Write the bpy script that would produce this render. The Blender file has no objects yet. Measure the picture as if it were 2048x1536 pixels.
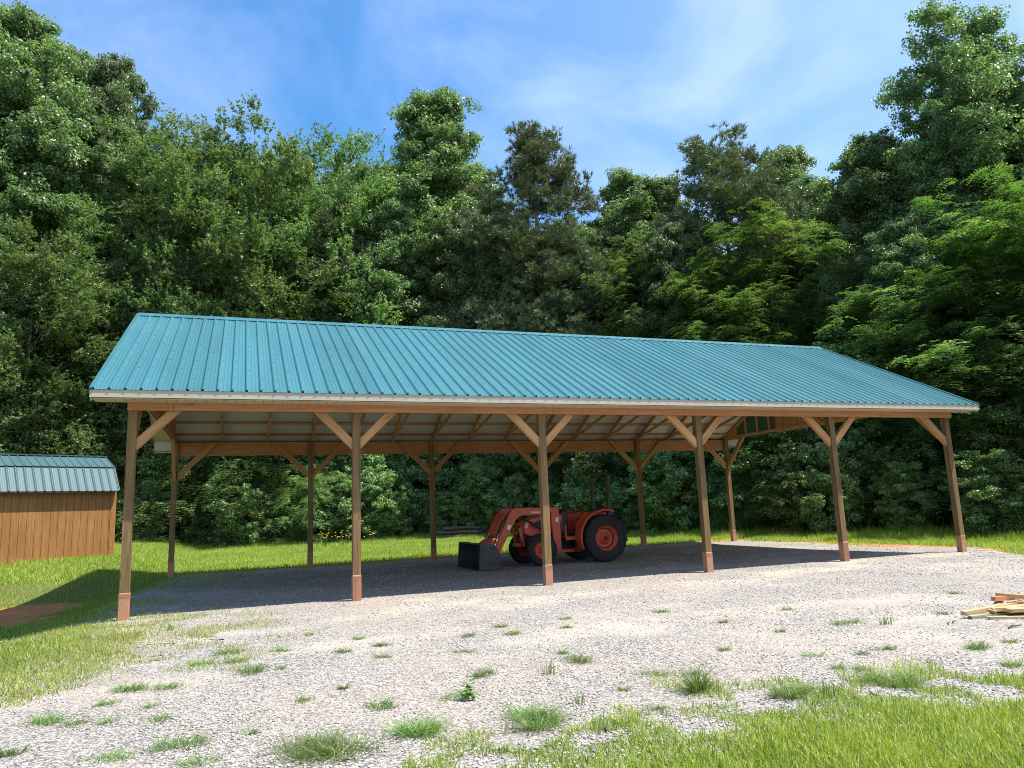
import bpy, math, random
import numpy as np
from mathutils import Vector, Matrix
SC = bpy.context.scene
COL = SC.collection
RNG = np.random.default_rng(7)
random.seed(7)
PI = math.pi

# ------------------------------------------------------------------ camera
CAM = np.array([1.6664, -13.6044, 1.4674])
YAW, PITCH, ROLL, FPX = 0.3574, 0.1700, -0.0392, 1476.88
def cam_axes():
    cy, sy, cp, sp = math.cos(YAW), math.sin(YAW), math.cos(PITCH), math.sin(PITCH)
    f = np.array([sy*cp, cy*cp, sp]); r = np.array([cy, -sy, 0.0]); u = np.cross(r, f)
    c, s = math.cos(ROLL), math.sin(ROLL)
    return c*r+s*u, -s*r+c*u, f
CR, CU, CF = cam_axes()
def bearing(u, v):
    """horizontal unit direction and slope seen at a spot of the 2048 x 1536 survey picture"""
    d = CF + (u-1024)/FPX*CR - (v-768)/FPX*CU
    h = math.hypot(d[0], d[1])
    return d[0]/h, d[1]/h, d[2]/h
def survey(u, v, z=0.0):
    dx, dy, s = bearing(u, v)
    t = (z-CAM[2])/s
    return CAM[0]+dx*t, CAM[1]+dy*t
cd = bpy.data.cameras.new('camera'); cam = bpy.data.objects.new('camera', cd); COL.objects.link(cam)
M = Matrix(((CR[0], CU[0], -CF[0], CAM[0]), (CR[1], CU[1], -CF[1], CAM[1]), (CR[2], CU[2], -CF[2], CAM[2]), (0, 0, 0, 1)))
cam.matrix_world = M
cd.sensor_width = 36; cd.lens = FPX/2048*36; cd.clip_end = 2000; cd.clip_start = 0.05
SC.camera = cam

# ------------------------------------------------------------------ noise helpers
class VN:
    def __init__(s, seed): s.g = np.random.default_rng(seed).random((256, 256))
    def __call__(s, x, y):
        x = np.asarray(x, float); y = np.asarray(y, float)
        xi = np.floor(x).astype(int); yi = np.floor(y).astype(int)
        fx = x-xi; fy = y-yi; fx = fx*fx*(3-2*fx); fy = fy*fy*(3-2*fy)
        g = s.g; a = g[xi % 256, yi % 256]; b = g[(xi+1) % 256, yi % 256]
        c = g[xi % 256, (yi+1) % 256]; d = g[(xi+1) % 256, (yi+1) % 256]
        return (a*(1-fx)+b*fx)*(1-fy)+(c*(1-fx)+d*fx)*fy
N1, N2, N3 = VN(1), VN(2), VN(3)
def fbm(n, x, y, o=4):
    r = 0; a = .5; t = 0
    for k in range(o):
        r = r+a*n(np.asarray(x)*2**k+k*17.3, np.asarray(y)*2**k+k*9.1); t += a; a *= .5
    return r/t
def sstep(a, b, x):
    t = np.clip((np.asarray(x, float)-a)/(b-a), 0, 1); return t*t*(3-2*t)
def height(x, y):
    x = np.asarray(x, float); y = np.asarray(y, float)
    z = 0.0028*np.clip(x, 0, 19)+0.0040*np.clip(y, 0, 12)
    left = 1-sstep(-2.2, 0.2, x)
    z = z-0.26*left*sstep(-6, -1, y)*(1-sstep(6.5, 9.5, y))
    z = z+0.46*left*sstep(8.0, 12.5, y)
    rough = 1-sstep(-1.2, 0, x)*(1-sstep(19, 20.5, x))*(1-sstep(9.2, 11, y))
    z = z+rough*(fbm(N1, x*.35, y*.35)-.5)*.12
    z = z+(fbm(N2, x*1.1, y*1.1, 3)-.5)*.035*sstep(-.6, -2.0, y)
    return z

# ------------------------------------------------------------------ object helpers
def tag(o, label=None, cat=None, group=None, kind=None):
    if label: o['label'] = label
    if cat: o['category'] = cat
    if group: o['group'] = group
    if kind: o['kind'] = kind
    return o
def empty(name, loc=(0, 0, 0), rz=0, label=None, cat=None, group=None):
    o = bpy.data.objects.new(name, None); COL.objects.link(o); o.location = loc; o.rotation_euler = (0, 0, rz)
    o.empty_display_size = .2
    return tag(o, label, cat, group)
def np_mesh(name, V, F, mat, smooth=False, uv=None, attr=None):
    """V (n,3), F (m,k) all the same k"""
    V = np.asarray(V, np.float32); F = np.asarray(F, np.int32)
    me = bpy.data.meshes.new(name)
    k = F.shape[1]; m = len(F)
    me.vertices.add(len(V)); me.vertices.foreach_set('co', V.ravel())
    me.loops.add(m*k); me.loops.foreach_set('vertex_index', F.ravel())
    me.polygons.add(m); me.polygons.foreach_set('loop_start', np.arange(0, m*k, k, dtype=np.int32))
    me.polygons.foreach_set('loop_total', np.full(m, k, np.int32))
    if smooth: me.polygons.foreach_set('use_smooth', np.ones(m, bool))
    for an, av in (attr or {}).items():
        a = me.attributes.new(an, 'FLOAT', 'POINT'); a.data.foreach_set('value', np.asarray(av, np.float32))
    me.update(calc_edges=True); me.materials.append(mat)
    return me
def link(name, me, parent=None):
    o = bpy.data.objects.new(name, me); COL.objects.link(o); o.parent = parent
    return o

class MB:
    def __init__(s): s.v = []; s.f = []; s.uv = []; s.sm = []
    def add(s, vs, fs, uvs=None, smooth=False):
        n = len(s.v); s.v += [tuple(map(float, v)) for v in vs]
        for i, f in enumerate(fs):
            s.f.append(tuple(n+k for k in f)); s.sm.append(smooth)
            s.uv.append(uvs[i] if uvs else [(vs[k][0]+vs[k][1]*.37, vs[k][2]) for k in f])
    def beam(s, p0, p1, w, d, up=(0, 0, 1), cut=0):
        """box from p0 to p1, w across (side axis), d along 'up' axis"""
        p0 = Vector(p0); p1 = Vector(p1); a = (p1-p0); L = a.length; a.normalize(); up = Vector(up)
        sd = a.cross(up)
        if sd.length < 1e-4: sd = a.cross(Vector((1, 0, 0)))
        sd.normalize(); up = sd.cross(a); up.normalize()
        vs = []
        for p in (p0, p1):
            for (i, j) in ((-1, -1), (1, -1), (1, 1), (-1, 1)):
                vs.append(p+sd*(i*w/2)+up*(j*d/2))
        fs = [(0, 1, 2, 3), (7, 6, 5, 4), (0, 4, 5, 1), (1, 5, 6, 2), (2, 6, 7, 3), (3, 7, 4, 0)]
        ou = random.random()*50; ov = random.random()*50
        uvs = [[(ou, ov), (ou+.01, ov), (ou+.01, ov+d), (ou, ov+d)], [(ou, ov), (ou+.01, ov), (ou+.01, ov+d), (ou, ov+d)]]
        q = 0
        for wid in (w, d, w, d):
            uvs.append([(ou, ov+q), (ou+L, ov+q), (ou+L, ov+q+wid), (ou, ov+q+wid)]); q += wid+.3
        s.add(vs, fs, uvs)
    def box(s, c, size, rz=0, bevel=0):
        x, y, z = size; c = Vector(c)
        R = Matrix.Rotation(rz, 3, 'Z')
        if bevel <= 0:
            vs = [c+R@Vector((i*x/2, j*y/2, k*z/2)) for k in (-1, 1) for (i, j) in ((-1, -1), (1, -1), (1, 1), (-1, 1))]
            s.add(vs, [(3, 2, 1, 0), (4, 5, 6, 7), (0, 1, 5, 4), (1, 2, 6, 5), (2, 3, 7, 6), (3, 0, 4, 7)])
        else:
            b = bevel; ring = []
            for (zz, ins) in ((-z/2, b), (-z/2+b, 0), (z/2-b, 0), (z/2, b)):
                X = x/2-ins; Y = y/2-ins
                for (px, py) in ((-X+b, -Y), (X-b, -Y), (X, -Y+b), (X, Y-b), (X-b, Y), (-X+b, Y), (-X, Y-b), (-X, -Y+b)):
                    ring.append(c+R@Vector((px, py, zz)))
            fs = [tuple(range(7, -1, -1)), tuple(range(24, 32))]
            for r in range(3):
                for k in range(8):
                    fs.append((r*8+k, r*8+(k+1) % 8, (r+1)*8+(k+1) % 8, (r+1)*8+k))
            s.add(ring, fs)
    def prism(s, poly, axis, a0, a1):
        """polygon in the plane perpendicular to axis ('x': (y,z), 'y': (x,z), 'z': (x,y)), extruded a0..a1"""
        def P(p, a):
            return {'x': (a, p[0], p[1]), 'y': (p[0], a, p[1]), 'z': (p[0], p[1], a)}[axis]
        n = len(poly); vs = [P(p, a0) for p in poly]+[P(p, a1) for p in poly]
        fs = [tuple(range(n-1, -1, -1)), tuple(range(n, 2*n))]+[(i, (i+1) % n, n+(i+1) % n, n+i) for i in range(n)]
        s.add(vs, fs)
    def tube(s, pts, rad, n=10, caps=True, smooth=True):
        pts = [Vector(p) for p in pts]
        if not hasattr(rad, '__len__'): rad = [rad]*len(pts)
        vs = []; prev = None
        for i, p in enumerate(pts):
            t = (pts[min(i+1, len(pts)-1)]-pts[max(i-1, 0)]).normalized()
            ref = prev if prev is not None else (Vector((0, 0, 1)) if abs(t.z) < .9 else Vector((1, 0, 0)))
            a = t.cross(ref).normalized(); b = a.cross(t).normalized(); prev = b
            for k in range(n):
                th = 2*PI*k/n; vs.append(p+(a*math.cos(th)+b*math.sin(th))*rad[i])
        fs = []; uvs = []; L = 0
        for i in range(len(pts)-1):
            l2 = L+(pts[i+1]-pts[i]).length
            for k in range(n):
                fs.append((i*n+k, i*n+(k+1) % n, (i+1)*n+(k+1) % n, (i+1)*n+k))
                w = 2*PI*rad[i]/n
                uvs.append([(L, k*w), (L, (k+1)*w), (l2, (k+1)*w), (l2, k*w)])
            L = l2
        s.add(vs, fs, uvs, smooth)
        if caps:
            s.add(vs[:n], [tuple(range(n))]); s.add(vs[-n:], [tuple(range(n-1, -1, -1))])
    def lathe(s, prof, c, axis='y', n=32, smooth=True):
        """prof: list of (radius, along)"""
        vs = []; c = Vector(c)
        for (r, a) in prof:
            for k in range(n):
                th = 2*PI*k/n; p, q = r*math.cos(th), r*math.sin(th)
                vs.append(c+Vector({'y': (p, a, q), 'x': (a, p, q), 'z': (p, q, a)}[axis]))
        fs = []
        for i in range(len(prof)-1):
            for k in range(n): fs.append((i*n+k, i*n+(k+1) % n, (i+1)*n+(k+1) % n, (i+1)*n+k))
        s.add(vs, fs, None, smooth)
    def build(s, name, mat, parent=None):
        me = bpy.data.meshes.new(name); me.from_pydata(s.v, [], s.f)
        uvl = me.uv_layers.new(name='UVMap')
        flat = [c for u in s.uv for p in u for c in p]
        uvl.data.foreach_set('uv', flat)
        me.polygons.foreach_set('use_smooth', s.sm)
        me.materials.append(mat); me.update()
        return link(name, me, parent)

# ------------------------------------------------------------------ materials
class NT:
    def __init__(s, name):
        s.m = bpy.data.materials.new(name); s.m.use_nodes = True; s.t = s.m.node_tree; s.t.nodes.clear()
        s.out = s.t.nodes.new('ShaderNodeOutputMaterial')
    def n(s, typ, **kw):
        nd = s.t.nodes.new(typ)
        for k, v in kw.items():
            if k.startswith('_'): setattr(nd, k[1:], v)
            else:
                key = k.replace('__', ' ')
                nd.inputs[int(key[1:]) if key[0] == 'i' and key[1:].isdigit() else key].default_value = v
        return nd
    def l(s, a, b): s.t.links.new(a, b)
    def ramp(s, fac, stops, interp='LINEAR'):
        r = s.t.nodes.new('ShaderNodeValToRGB'); r.color_ramp.interpolation = interp
        while len(r.color_ramp.elements) < len(stops): r.color_ramp.elements.new(.5)
        for e, (p, c) in zip(r.color_ramp.elements, stops):
            e.position = p; e.color = (*c, 1) if len(c) == 3 else c
        s.l(fac, r.inputs[0]); return r.outputs[0]
    def noise(s, vec, scale, detail=3, rough=.5, dist=0):
        n = s.n('ShaderNodeTexNoise', Scale=scale, Detail=detail, Roughness=rough, Distortion=dist)
        if vec is not None: s.l(vec, n.inputs['Vector'])
        return n.outputs[0]
    def mix(s, fac, a, b, typ='MIX'):
        m = s.t.nodes.new('ShaderNodeMix'); m.data_type = 'RGBA'; m.blend_type = typ
        for sock, val in ((m.inputs[0], fac), (m.inputs[6], a), (m.inputs[7], b)):
            if isinstance(val, bpy.types.NodeSocket): s.l(val, sock)
            elif isinstance(val, (int, float)): sock.default_value = val
            else: sock.default_value = (*val, 1)
        return m.outputs[2]
    def math(s, op, a, b=0.0, clamp=False):
        m = s.t.nodes.new('ShaderNodeMath'); m.operation = op; m.use_clamp = clamp
        for sock, val in ((m.inputs[0], a), (m.inputs[1], b)):
            if isinstance(val, bpy.types.NodeSocket): s.l(val, sock)
            else: sock.default_value = val
        return m.outputs[0]
    def scalev(s, vec, sc):
        m = s.n('ShaderNodeMapping'); m.inputs['Scale'].default_value = sc; s.l(vec, m.inputs[0]); return m.outputs[0]
    def bump(s, h, strength, dist=.01):
        b = s.n('ShaderNodeBump', Strength=strength, Distance=dist); s.l(h, b.inputs['Height']); return b.outputs[0]
    def bsdf(s, col, rough=.6, metal=0, spec=.5, bump=None):
        p = s.n('ShaderNodeBsdfPrincipled')
        for key, val in (('Base Color', col), ('Roughness', rough), ('Metallic', metal), ('Specular IOR Level', spec)):
            if isinstance(val, bpy.types.NodeSocket): s.l(val, p.inputs[key])
            elif key == 'Base Color': p.inputs[key].default_value = (*val, 1)
            else: p.inputs[key].default_value = val
        if bump is not None: s.l(bump, p.inputs['Normal'])
        s.l(p.outputs[0], s.out.inputs[0]); return p

def wood(name, c_dark, c_mid, c_light, rough=.75, knots=True, var=.25, sc=1.0):
    t = NT(name); uv = t.n('ShaderNodeUVMap').outputs[0]
    g1 = t.noise(t.scalev(uv, (1.1*sc, 26*sc, 1)), 1.0, 4, .6, .6)
    g2 = t.noise(t.scalev(uv, (3*sc, 120*sc, 1)), 1.0, 3, .6, .2)
    g = t.math('ADD', t.math('MULTIPLY', g1, .7), t.math('MULTIPLY', g2, .3))
    col = t.ramp(g, [(.32, c_dark), (.5, c_mid), (.66, c_light)])
    big = t.noise(t.scalev(uv, (.8, 1.5, 1)), 1.0, 2)
    col = t.mix(t.math('MULTIPLY', t.math('SUBTRACT', big, .45, True), 1.6, True), col, c_dark)
    if knots:
        v = t.n('ShaderNodeTexVoronoi', Scale=1.0); t.l(t.scalev(uv, (2.2, 7.0, 1)), v.inputs[0])
        k = t.ramp(v.outputs['Distance'], [(.05, (1, 1, 1)), (.13, (0, 0, 0))])
        col = t.mix(t.math('MULTIPLY', k, .75), col, tuple(c*.35 for c in c_dark))
    hv = t.n('ShaderNodeHueSaturation'); t.l(col, hv.inputs['Color']); t.l(t.math('ADD', t.math('MULTIPLY', t.n('ShaderNodeObjectInfo').outputs['Random'], .34), .84), hv.inputs['Value'])
    t.bsdf(hv.outputs[0], rough, bump=t.bump(g, .6, .005)); return t.m
def plain(name, c, rough=.5, metal=0, spec=.5, var=.12, scale=6, bumpy=0):
    t = NT(name); tc = t.n('ShaderNodeTexCoord').outputs['Object']
    n = t.noise(tc, scale, 4, .6)
    col = t.ramp(n, [(.3, tuple(x*(1-var) for x in c)), (.7, tuple(min(1, x*(1+var)) for x in c))])
    n2 = t.noise(tc, scale*7, 2)
    r = t.math('ADD', t.math('MULTIPLY', n2, .16), rough-.08)
    t.bsdf(col, r, metal, spec, t.bump(n2, bumpy, .003) if bumpy else None); return t.m

MAT = {}
MAT['pine'] = wood('pine_lumber', (.31, .145, .050), (.45, .235, .095), (.56, .33, .155))
MAT['beam'] = wood('header_lumber', (.36, .15, .06), (.48, .22, .10), (.56, .30, .15))
MAT['post'] = wood('treated_post', (.095, .054, .018), (.19, .115, .044), (.28, .18, .075), rough=.85)
MAT['scrap'] = wood('scrap_board', (.40, .22, .10), (.56, .37, .19), (.68, .50, .30))
MAT['greenwood'] = wood('green_treated_board', (.16, .18, .08), (.28, .30, .16), (.42, .42, .25))
MAT['log'] = wood('log_bark', (.05, .035, .025), (.09, .07, .05), (.14, .11, .08), rough=.95, knots=False)
def osb():
    t = NT('osb_board'); tc = t.n('ShaderNodeTexCoord').outputs['Object']
    v = t.n('ShaderNodeTexVoronoi', Scale=14.0); t.l(t.scalev(tc, (1, 1, 2.2)), v.inputs[0])
    col = t.ramp(v.outputs['Color'], [(.1, (.30, .15, .06)), (.5, (.46, .25, .10)), (.9, (.56, .34, .16))])
    t.bsdf(col, .7); return t.m
MAT['osb'] = osb()
MAT['zip'] = plain('green_sheathing', (.028, .105, .080), .6)
MAT['fascia'] = plain('aluminium_fascia', (.42, .38, .295), .5, var=.05, scale=1.2)
MAT['soffit'] = plain('vinyl_soffit', (.50, .40, .28), .5, var=.05)
MAT['groove'] = plain('soffit_groove', (.20, .15, .10), .8)
MAT['film'] = plain('roof_underlay_film', (.62, .60, .56), .55, var=.08, scale=2)
MAT['siding'] = plain('gable_siding', (.60, .56, .47), .55, var=.05)
MAT['sleeve'] = plain('post_sleeve_plastic', (.40, .19, .105), .6, var=.12, scale=20)
MAT['dark'] = plain('dark_metal', (.02, .02, .022), .55)
MAT['steel'] = plain('plate_steel', (.45, .45, .44), .4, .8)
def roofmetal(name, c, rough=.38):
    t = NT(name); tc = t.n('ShaderNodeTexCoord').outputs['Object']
    sx_ = t.n('ShaderNodeSeparateXYZ'); t.l(tc, sx_.inputs[0])
    pid = t.math('FLOOR', t.math('DIVIDE', t.math('ADD', sx_.outputs[0], .532), .9144))
    wn = t.n('ShaderNodeTexWhiteNoise', _noise_dimensions='1D'); t.l(pid, wn.inputs['W'])
    n = t.noise(t.scalev(tc, (2.5, .35, .35)), 1.0, 3, .6)
    n3 = t.noise(tc, .5, 3)
    col = t.ramp(n, [(.3, tuple(x*.9 for x in c)), (.7, tuple(x*1.1 for x in c))])
    col = t.mix(t.math('MULTIPLY', n3, .10), col, (.20, .30, .30))
    col = t.mix(t.math('MULTIPLY', wn.outputs['Value'], .16), col, tuple(x*1.9 for x in c))
    r = t.math('ADD', t.math('ADD', t.math('MULTIPLY', n, .15), t.math('MULTIPLY', wn.outputs['Value'], .05)), rough-.09)
    t.bsdf(col, r, 0.0, .5, t.bump(t.noise(t.scalev(tc, (1.2, .5, .5)), 1.0, 2), .35, .03)); return t.m
MAT['roof'] = roofmetal('teal_metal_roof', (.024, .118, .134))
MAT['screw'] = plain('screw_heads', (.012, .05, .055), .4)
MAT['shedroof'] = roofmetal('green_metal_roof', (.032, .082, .088), .6)
MAT['shedwood'] = wood('stained_panel_siding', (.20, .085, .020), (.29, .130, .032), (.36, .18, .052), rough=.6, knots=False, sc=.8)
MAT['paint'] = plain('orange_tractor_paint', (.58, .075, .028), .42, var=.14, scale=4)
MAT['rubber'] = plain('tyre_rubber', (.022, .021, .02), .85, var=.25, scale=9, bumpy=.3)
MAT['black'] = plain('black_machine_paint', (.02, .02, .021), .5, var=.3)
MAT['bucket'] = plain('worn_bucket_steel', (.048, .047, .046), .5, .3, var=.5, scale=5)
MAT['decal'] = plain('white_decal', (.72, .70, .66), .5)
MAT['glass'] = plain('lamp_lens', (.55, .56, .55), .15, 0, .8)
MAT['amber'] = plain('amber_lens', (.30, .04, .02), .35)
MAT['seat'] = plain('black_vinyl_seat', (.03, .03, .03), .6)
MAT['chrome'] = plain('cylinder_rod_chrome', (.6, .6, .6), .15, 1.0)
MAT['flower'] = plain('yellow_petals', (.75, .42, .02), .6)
MAT['stone'] = None

def leafmat(name, c1, c2, c3, trans=.38, gloss=.42, tcol=None, pale_backs=True):
    t = NT(name)
    a = t.n('ShaderNodeAttribute', _attribute_name='tint').outputs['Fac']
    pale = tuple(.6*x+.4*y for x, y in zip(c3, (.30, .36, .27)))  # paler leaf undersides, at the top of the random tint range
    col = t.ramp(a, [(0, c1), (.45, c2), (.85, c3), (1, pale if pale_backs else c3)])
    info = t.n('ShaderNodeObjectInfo').outputs['Random']
    hsv = t.n('ShaderNodeHueSaturation'); t.l(col, hsv.inputs['Color'])
    t.l(t.math('ADD', t.math('MULTIPLY', info, .5), .78), hsv.inputs['Value'])
    t.l(t.math('ADD', t.math('MULTIPLY', info, .03), .485), hsv.inputs['Hue'])
    col = hsv.outputs[0]
    p = t.n('ShaderNodeBsdfPrincipled', Roughness=gloss); p.inputs['Specular IOR Level'].default_value = .5
    t.l(col, p.inputs['Base Color'])
    tr = t.n('ShaderNodeBsdfTranslucent')
    tc = t.mix(1.0, col, tcol or (1.35, 1.55, .6), 'MULTIPLY'); t.l(tc, tr.inputs[0])
    mx = t.n('ShaderNodeMixShader'); mx.inputs[0].default_value = trans
    t.l(p.outputs[0], mx.inputs[1]); t.l(tr.outputs[0], mx.inputs[2]); t.l(mx.outputs[0], t.out.inputs[0])
    return t.m
MAT['leaf_poplar'] = leafmat('broad_leaves', (.080, .128, .056), (.128, .195, .082), (.200, .265, .130))
MAT['leaf_fine'] = leafmat('fine_leaves', (.080, .135, .050), (.125, .200, .070), (.180, .255, .098), gloss=.5)
MAT['leaf_pine'] = leafmat('pine_needles', (.065, .095, .044), (.100, .135, .058), (.150, .180, .080), trans=.15, gloss=.5)
MAT['leaf_bright'] = leafmat('compound_leaves', (.060, .108, .034), (.094, .156, .046), (.142, .210, .068), trans=.4)
MAT['leaf_shrub'] = leafmat('shrub_leaves', (.085, .145, .048), (.140, .220, .070), (.210, .290, .110), trans=.3)
MAT['grass'] = leafmat('grass_blades', (.105, .170, .018), (.200, .275, .026), (.330, .370, .060), pale_backs=False, trans=.35, gloss=.5, tcol=(1.4, 1.4, .6))
MAT['drygrass'] = leafmat('dry_grass_blades', (.15, .18, .04), (.24, .26, .06), (.36, .30, .13), trans=.3, gloss=.6, tcol=(1.3, 1.2, .6))
MAT['weed'] = leafmat('weed_blades', (.060, .115, .024), (.105, .185, .036), (.200, .270, .070), trans=.3, gloss=.5)
def bark(name, c):
    t = NT(name); tc = t.n('ShaderNodeTexCoord').outputs['Object']
    n = t.noise(t.scalev(tc, (9, 9, 1.6)), 1.0, 5, .65, .5)
    col = t.ramp(n, [(.35, tuple(x*.5 for x in c)), (.6, c), (.75, tuple(x*1.5 for x in c))])
    t.bsdf(col, .9, bump=t.bump(n, .8, .03)); return t.m
MAT['bark'] = bark('grey_brown_bark', (.19, .155, .12)); MAT['barkpine'] = bark('pine_bark', (.17, .115, .085))

def groundmat():
    t = NT('ground_soil'); tc = t.n('ShaderNodeTexCoord').outputs['Object']
    clay = t.n('ShaderNodeAttribute', _attribute_name='clay').outputs['Fac']
    forest = t.n('ShaderNodeAttribute', _attribute_name='forest').outputs['Fac']
    grit = t.n('ShaderNodeAttribute', _attribute_name='grit').outputs['Fac']
    n = t.noise(tc, 3.0, 6, .65); nf = t.noise(tc, 40.0, 4, .7)
    thatch = t.ramp(nf, [(.3, (.075, .085, .022)), (.55, (.13, .14, .04)), (.75, (.24, .20, .09))])
    cl = t.ramp(t.math('ADD', t.math('MULTIPLY', n, .5), t.math('MULTIPLY', nf, .5)), [(.3, (.34, .105, .04)), (.5, (.52, .185, .075)), (.7, (.62, .30, .15))])
    litter = t.ramp(nf, [(.3, (.03, .022, .014)), (.6, (.075, .055, .032)), (.8, (.13, .10, .06))])
    vv = t.n('ShaderNodeTexVoronoi', Scale=42.0); t.l(tc, vv.inputs[0]); sp = t.n('ShaderNodeSeparateColor'); t.l(vv.outputs['Color'], sp.inputs[0])
    gr = t.ramp(sp.outputs[0], [(0, (.15, .14, .12)), (.4, (.33, .28, .22)), (1, (.56, .51, .44))])
    gm = t.math('MULTIPLY', t.math('SUBTRACT', t.math('ADD', grit, t.math('MULTIPLY', t.math('SUBTRACT', t.noise(tc, 5.0, 4), .5), 1.6)), .35), 5, True)
    m = t.math('MULTIPLY', t.math('SUBTRACT', t.math('ADD', clay, t.math('MULTIPLY', t.math('SUBTRACT', n, .5), .9)), .35), 5, True)
    col = t.mix(m, t.mix(gm, thatch, gr), cl); col = t.mix(forest, col, litter)
    t.bsdf(col, .95, spec=.2, bump=t.bump(nf, .8, .03)); return t.m
MAT['ground'] = groundmat()
def gravelmat():
    t = NT('crushed_gravel'); tc = t.n('ShaderNodeTexCoord').outputs['Object']
    sand = t.n('ShaderNodeAttribute', _attribute_name='sand').outputs['Fac']
    wob = t.n('ShaderNodeTexNoise', Scale=30.0, Detail=2.0); t.l(tc, wob.inputs[0])
    vec = t.mix(.02, tc, wob.outputs[1], 'ADD')
    v = t.n('ShaderNodeTexVoronoi', Scale=42.0); t.l(vec, v.inputs[0])
    v2 = t.n('ShaderNodeTexVoronoi', Scale=85.0); t.l(vec, v2.inputs[0])
    sep = t.n('ShaderNodeSeparateColor'); t.l(v.outputs['Color'], sep.inputs[0])
    st = t.ramp(sep.outputs[0], [(0, (.19, .185, .18)), (.25, (.32, .30, .275)), (.6, (.43, .395, .35)), (1, (.57, .535, .485))])
    gap = t.ramp(v.outputs['Distance'], [(.25, (1, 1, 1)), (.75, (.45, .42, .38))])
    st = t.mix(1.0, st, gap, 'MULTIPLY')
    sep2 = t.n('ShaderNodeSeparateColor'); t.l(v2.outputs['Color'], sep2.inputs[0])
    fines = t.ramp(sep2.outputs[1], [(0, (.30, .255, .205)), (.5, (.41, .355, .29)), (1, (.52, .465, .395))])
    big = t.noise(tc, .9, 5, .6)
    f = t.math('ADD', t.math('MULTIPLY', t.math('SUBTRACT', big, .5), 3.2), t.math('ADD', sand, -.08), True)
    col = t.mix(f, st, fines)
    tone = t.noise(tc, .35, 3); col = t.mix(t.math('MULTIPLY', t.math('SUBTRACT', tone, .45, True), 1.1), col, (.46, .35, .26))
    h = t.math('SUBTRACT', 1.0, v.outputs['Distance']); h = t.math('ADD', h, t.math('MULTIPLY', v2.outputs['Distance'], -.3))
    t.bsdf(col, .85, spec=.3, bump=t.bump(h, .8, .02)); return t.m
MAT['gravel'] = gravelmat()
def stonemat():
    t = NT('loose_stone'); a = t.n('ShaderNodeAttribute', _attribute_name='tint').outputs['Fac']
    col = t.ramp(a, [(0, (.17, .17, .17)), (.3, (.32, .30, .28)), (.65, (.44, .41, .365)), (1, (.60, .56, .50))])
    t.bsdf(col, .8, spec=.3); return t.m
MAT['stone'] = stonemat()

# ------------------------------------------------------------------ world, sun
SUN_AZ = math.atan2(0.41, -0.245)          # compass-like: x = sin, y = cos
SUN_EL = math.atan2(1.0, math.hypot(.41, .245))
w = bpy.data.worlds.new('World'); SC.world = w; w.use_nodes = True; wt = w.node_tree; wt.nodes.clear()
def WN(t, **k):
    n = wt.nodes.new(t)
    for a, b in k.items(): setattr(n, a, b)
    return n
wo = WN('ShaderNodeOutputWorld'); bg = WN('ShaderNodeBackground'); sky = WN('ShaderNodeTexSky', sky_type='NISHITA')
sky.sun_disc = False; sky.sun_elevation = SUN_EL; sky.sun_rotation = SUN_AZ
sky.air_density = 1.3; sky.dust_density = .3; sky.ozone_density = 3.0; sky.altitude = 200
tc = WN('ShaderNodeTexCoord'); mp = WN('ShaderNodeMapping'); mp.inputs['Rotation'].default_value = (0.3, .5, .9); mp.inputs['Scale'].default_value = (1.0, 2.4, 2.0)
nz = WN('ShaderNodeTexNoise'); nz.inputs['Scale'].default_value = 1.5; nz.inputs['Detail'].default_value = 7; nz.inputs['Roughness'].default_value = .55; nz.inputs['Distortion'].default_value = .5
rp = WN('ShaderNodeValToRGB'); rp.color_ramp.elements[0].position = .46; rp.color_ramp.elements[0].color = (0, 0, 0, 1); rp.color_ramp.elements[1].position = .80; rp.color_ramp.elements[1].color = (1, 1, 1, 1)
wt.links.new(tc.outputs['Generated'], mp.inputs[0]); wt.links.new(mp.outputs[0], nz.inputs[0]); wt.links.new(nz.outputs[0], rp.inputs[0])
# thin cirrus veil, denser eastward, thickened out of view to whiten fill light
sp = WN('ShaderNodeVectorMath', operation='DOT_PRODUCT'); sp.inputs[1].default_value = (.80, -.50, .15); wt.links.new(tc.outputs['Generated'], sp.inputs[0])
vr = WN('ShaderNodeMapRange'); vr.inputs[1].default_value = -.55; vr.inputs[2].default_value = .9; vr.inputs[3].default_value = .0; vr.inputs[4].default_value = .62; wt.links.new(sp.outputs['Value'], vr.inputs[0])
mm = WN('ShaderNodeMath', operation='MULTIPLY'); mm.inputs[1].default_value = .60; wt.links.new(rp.outputs[0], mm.inputs[0])
ad = WN('ShaderNodeMath', operation='ADD'); ad.use_clamp = True; wt.links.new(mm.outputs[0], ad.inputs[0]); wt.links.new(vr.outputs[0], ad.inputs[1])
mx = WN('ShaderNodeMix', data_type='RGBA'); wt.links.new(ad.outputs[0], mx.inputs[0]); hs = WN('ShaderNodeHueSaturation'); hs.inputs['Saturation'].default_value = 1.5; hs.inputs['Value'].default_value = .95; wt.links.new(sky.outputs[0], hs.inputs['Color']); wt.links.new(hs.outputs[0], mx.inputs[6]); mx.inputs[7].default_value = (4.7, 5.5, 7.7, 1)
wt.links.new(mx.outputs[2], bg.inputs[0]); bg.inputs[1].default_value = .115; wt.links.new(bg.outputs[0], wo.inputs[0])
sd = bpy.data.lights.new('sun', 'SUN'); sd.energy = 5.0; sd.angle = math.radians(.53); sd.color = (1, .955, .88)
so = bpy.data.objects.new('sun', sd); COL.objects.link(so); so.location = (20, -20, 40)
so.rotation_euler = Vector((.41, -.245, 1.0)).to_track_quat('Z', 'Y').to_euler()
SC.view_settings.view_transform = 'Standard'; SC.view_settings.look = 'None'; SC.view_settings.exposure = 0.92; SC.view_settings.gamma = 1
SC.cycles.use_denoising = True
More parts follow.
